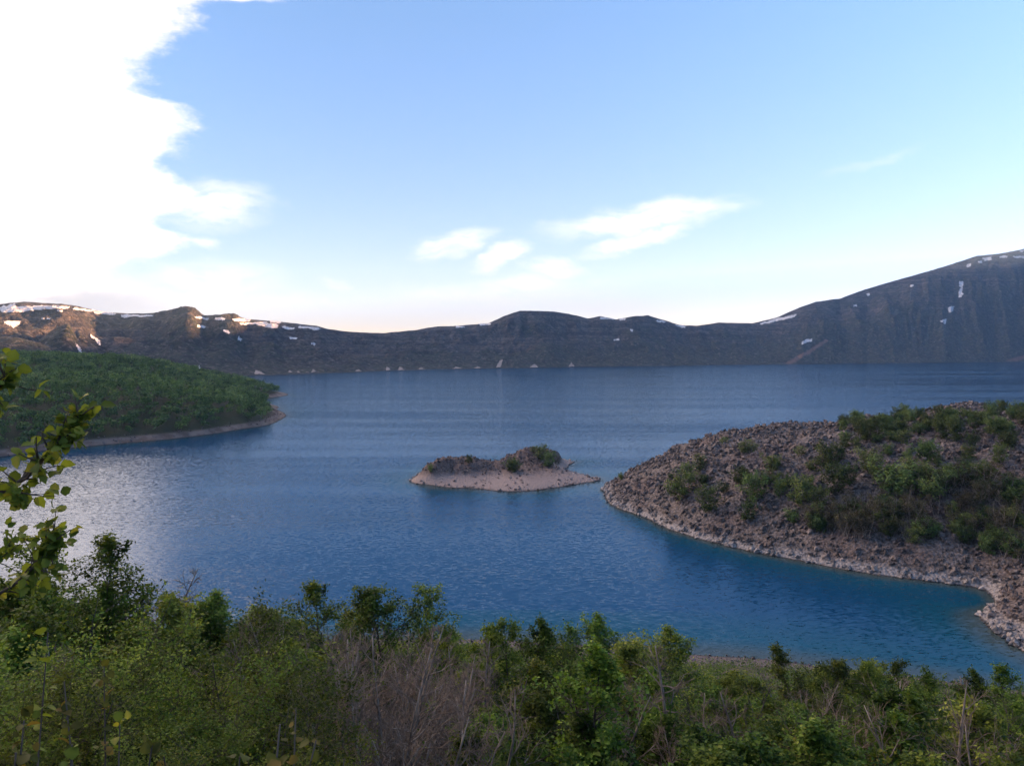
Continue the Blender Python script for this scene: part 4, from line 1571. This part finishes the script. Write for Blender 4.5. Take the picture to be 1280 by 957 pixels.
tree = link('overhanging_tree', None, None, (0, 0, 0))
tag(tree, 'young tree with broad yellow-green leaves whose branches reach over the water beside the viewpoint', 'tree')
D0 = 2.6
base = np.array([-2.25, D0, float(NEAR(-2.25, D0)) - 0.1])
trunk_pts = np.array([base, base + (0.02, 0, .7), base + (.05, .02, 1.4), base + (.03, .03, 2.1), base + (.10, .02, 2.7)])
limb('trunk', tree, trunk_pts, 0.035, 0.012, BARK_DARK)


def smooth_path(P, n=14):
    P = np.array(P, float)
    t = np.linspace(0, len(P) - 1, n)
    out = []
    for q in t:
        i = int(min(q, len(P) - 2))
        f_ = q - i
        p0, p1, p2, p3 = P[max(i - 1, 0)], P[i], P[i + 1], P[min(i + 2, len(P) - 1)]
        out.append(0.5 * ((2 * p1) + (-p0 + p2) * f_ + (2 * p0 - 5 * p1 + 4 * p2 - p3) * f_ ** 2 + (-p0 + 3 * p1 - 3 * p2 + p3) * f_ ** 3))
    return np.array(out)


def branch(pix, depth, fr, r0, nleaf, size, tipbias=0.9, side=6):
    P = [along(trunk_pts, fr)] + [at(a, b, depth + k * 0.03) for k, (a, b) in enumerate(pix)]
    path = smooth_path(P)
    b = limb('branch', tree, path, r0, r0 * 0.3, BARK_DARK)
    dirs = np.gradient(path, axis=0)
    for _ in range(side):
        f_ = r_l.uniform(0.35, 0.95)
        p = along(path, f_)
        d = dirs[int(f_ * (len(path) - 1))]
        d = d / np.linalg.norm(d) + r_l.normal(size=3) * .7
        tw = bend(p, d, r_l.uniform(.05, .12), 3, r_l, .2)
        limb('twig', b, tw, r0 * .35, r0 * .15, BARK_DARK)
        for k in range(3):
            put_leaf(b, tw[-1] + r_l.normal(size=3) * .008, size * r_l.uniform(.7, 1.1), LEAF_ME[int(r_l.integers(0, 5))], tw[-1] - tw[0])
    for _ in range(nleaf):
        f_ = 1 - (1 - 0.30) * r_l.random() ** (1 / tipbias) if r_l.random() < .5 else r_l.uniform(.72, 1.0)
        p = along(path, f_)
        d = dirs[int(f_ * (len(path) - 1))]
        d = d / np.linalg.norm(d)
        put_leaf(b, p + r_l.normal(size=3) * .010, size * r_l.uniform(.65, 1.15), LEAF_ME[int(r_l.integers(0, 5))], d * .6 + r_l.normal(size=3) * .8)


branch([(-60, 640), (10, 612), (55, 572), (82, 545), (104, 520)], D0, .62, .011, 110, .045, 0.9, 32)
branch([(-50, 600), (0, 618), (22, 612), (28, 628)], D0 - .1, .62, .007, 22, .042, 1, 8)
branch([(-70, 530), (-30, 500), (0, 482), (10, 470)], D0, .78, .009, 50, .043, 1, 14)
branch([(-60, 770), (0, 742), (35, 715), (58, 690), (68, 670)], D0 + .1, .45, .009, 110, .040, .9, 30)
branch([(-60, 740), (-10, 705), (8, 690), (14, 676)], D0 - .1, .45, .006, 22, .038, 1, 7)

young = link('young_shrub', None, None, (0, 0, 0))
tag(young, 'young shrub with broad brownish-yellow and reddish leaves at the foot of the viewpoint', 'shrub')
for (px, py, d, nl, sz, me) in [(30, 900, 2.1, 16, .05, LEAF_MR), (80, 850, 2.5, 16, .055, LEAF_MR), (60, 790, 2.6, 14, .055, LEAF_ME), (130, 830, 2.9, 12, .05, LEAF_MR), (20, 940, 1.7, 9, .05, LEAF_MR),
                                (190, 930, 1.9, 10, .05, LEAF_MR), (205, 945, 2.2, 10, .05, LEAF_MR), (350, 905, 1.75, 7, .06, LEAF_MR), (395, 925, 2.0, 12, .05, LEAF_MR), (430, 950, 2.2, 10, .045, LEAF_MR), (370, 885, 2.3, 8, .04, LEAF_MR),
                                (90, 930, 2.0, 10, .05, LEAF_ME), (300, 945, 1.9, 10, .045, LEAF_MR), (150, 890, 2.6, 10, .05, LEAF_ME)]:
    tip = at(px, py, d)
    ft = np.array([tip[0] - .15 + r_l.normal() * .1, tip[1] + .1, float(NEAR(tip[0] - .15, tip[1] + .1)) - .05])
    path = smooth_path([ft, ft * .5 + tip * .5 + r_l.normal(size=3) * .04, tip], 9)
    st_ = limb('stem', young, path, .006, .002, BARK)
    for _ in range(int(nl * 2.4)):
        f_ = 1 - .5 * r_l.random() ** 1.3
        put_leaf(st_, along(path, f_) + r_l.normal(size=3) * .012, sz * .74 * r_l.uniform(.6, 1.1), me[int(r_l.integers(0, len(me)))], r_l.normal(size=3) * .9 + np.array([0, -.2, .3]))

# ------------------------------------------------------------------ the air
hz_v = np.array([(x, y, z) for x in (XX.min() - 60, XX.max() + 60) for y in (YY.min() - 60, YY.max() + 60) for z in (-40, Z.max() + 25)], float)
hz_f = np.array([(0, 1, 3, 2), (4, 6, 7, 5), (0, 4, 5, 1), (2, 3, 7, 6), (0, 2, 6, 4), (1, 5, 7, 3)])
hm, g, out = new_mat('haze')
pv = g.n('ShaderNodeVolumePrincipled')
pv.inputs['Color'].default_value = (0.36, 0.62, 1.0, 1)
pv.inputs['Density'].default_value = 0.00005
pv.inputs['Anisotropy'].default_value = 0.0
g.put(out.inputs['Volume'], pv.outputs[0])
haze = link('haze', mesh_np('haze', hz_v, hz_f, None, [hm], smooth=False))
tag(haze, 'thin bluish evening haze over the whole crater', 'haze', kind='stuff')
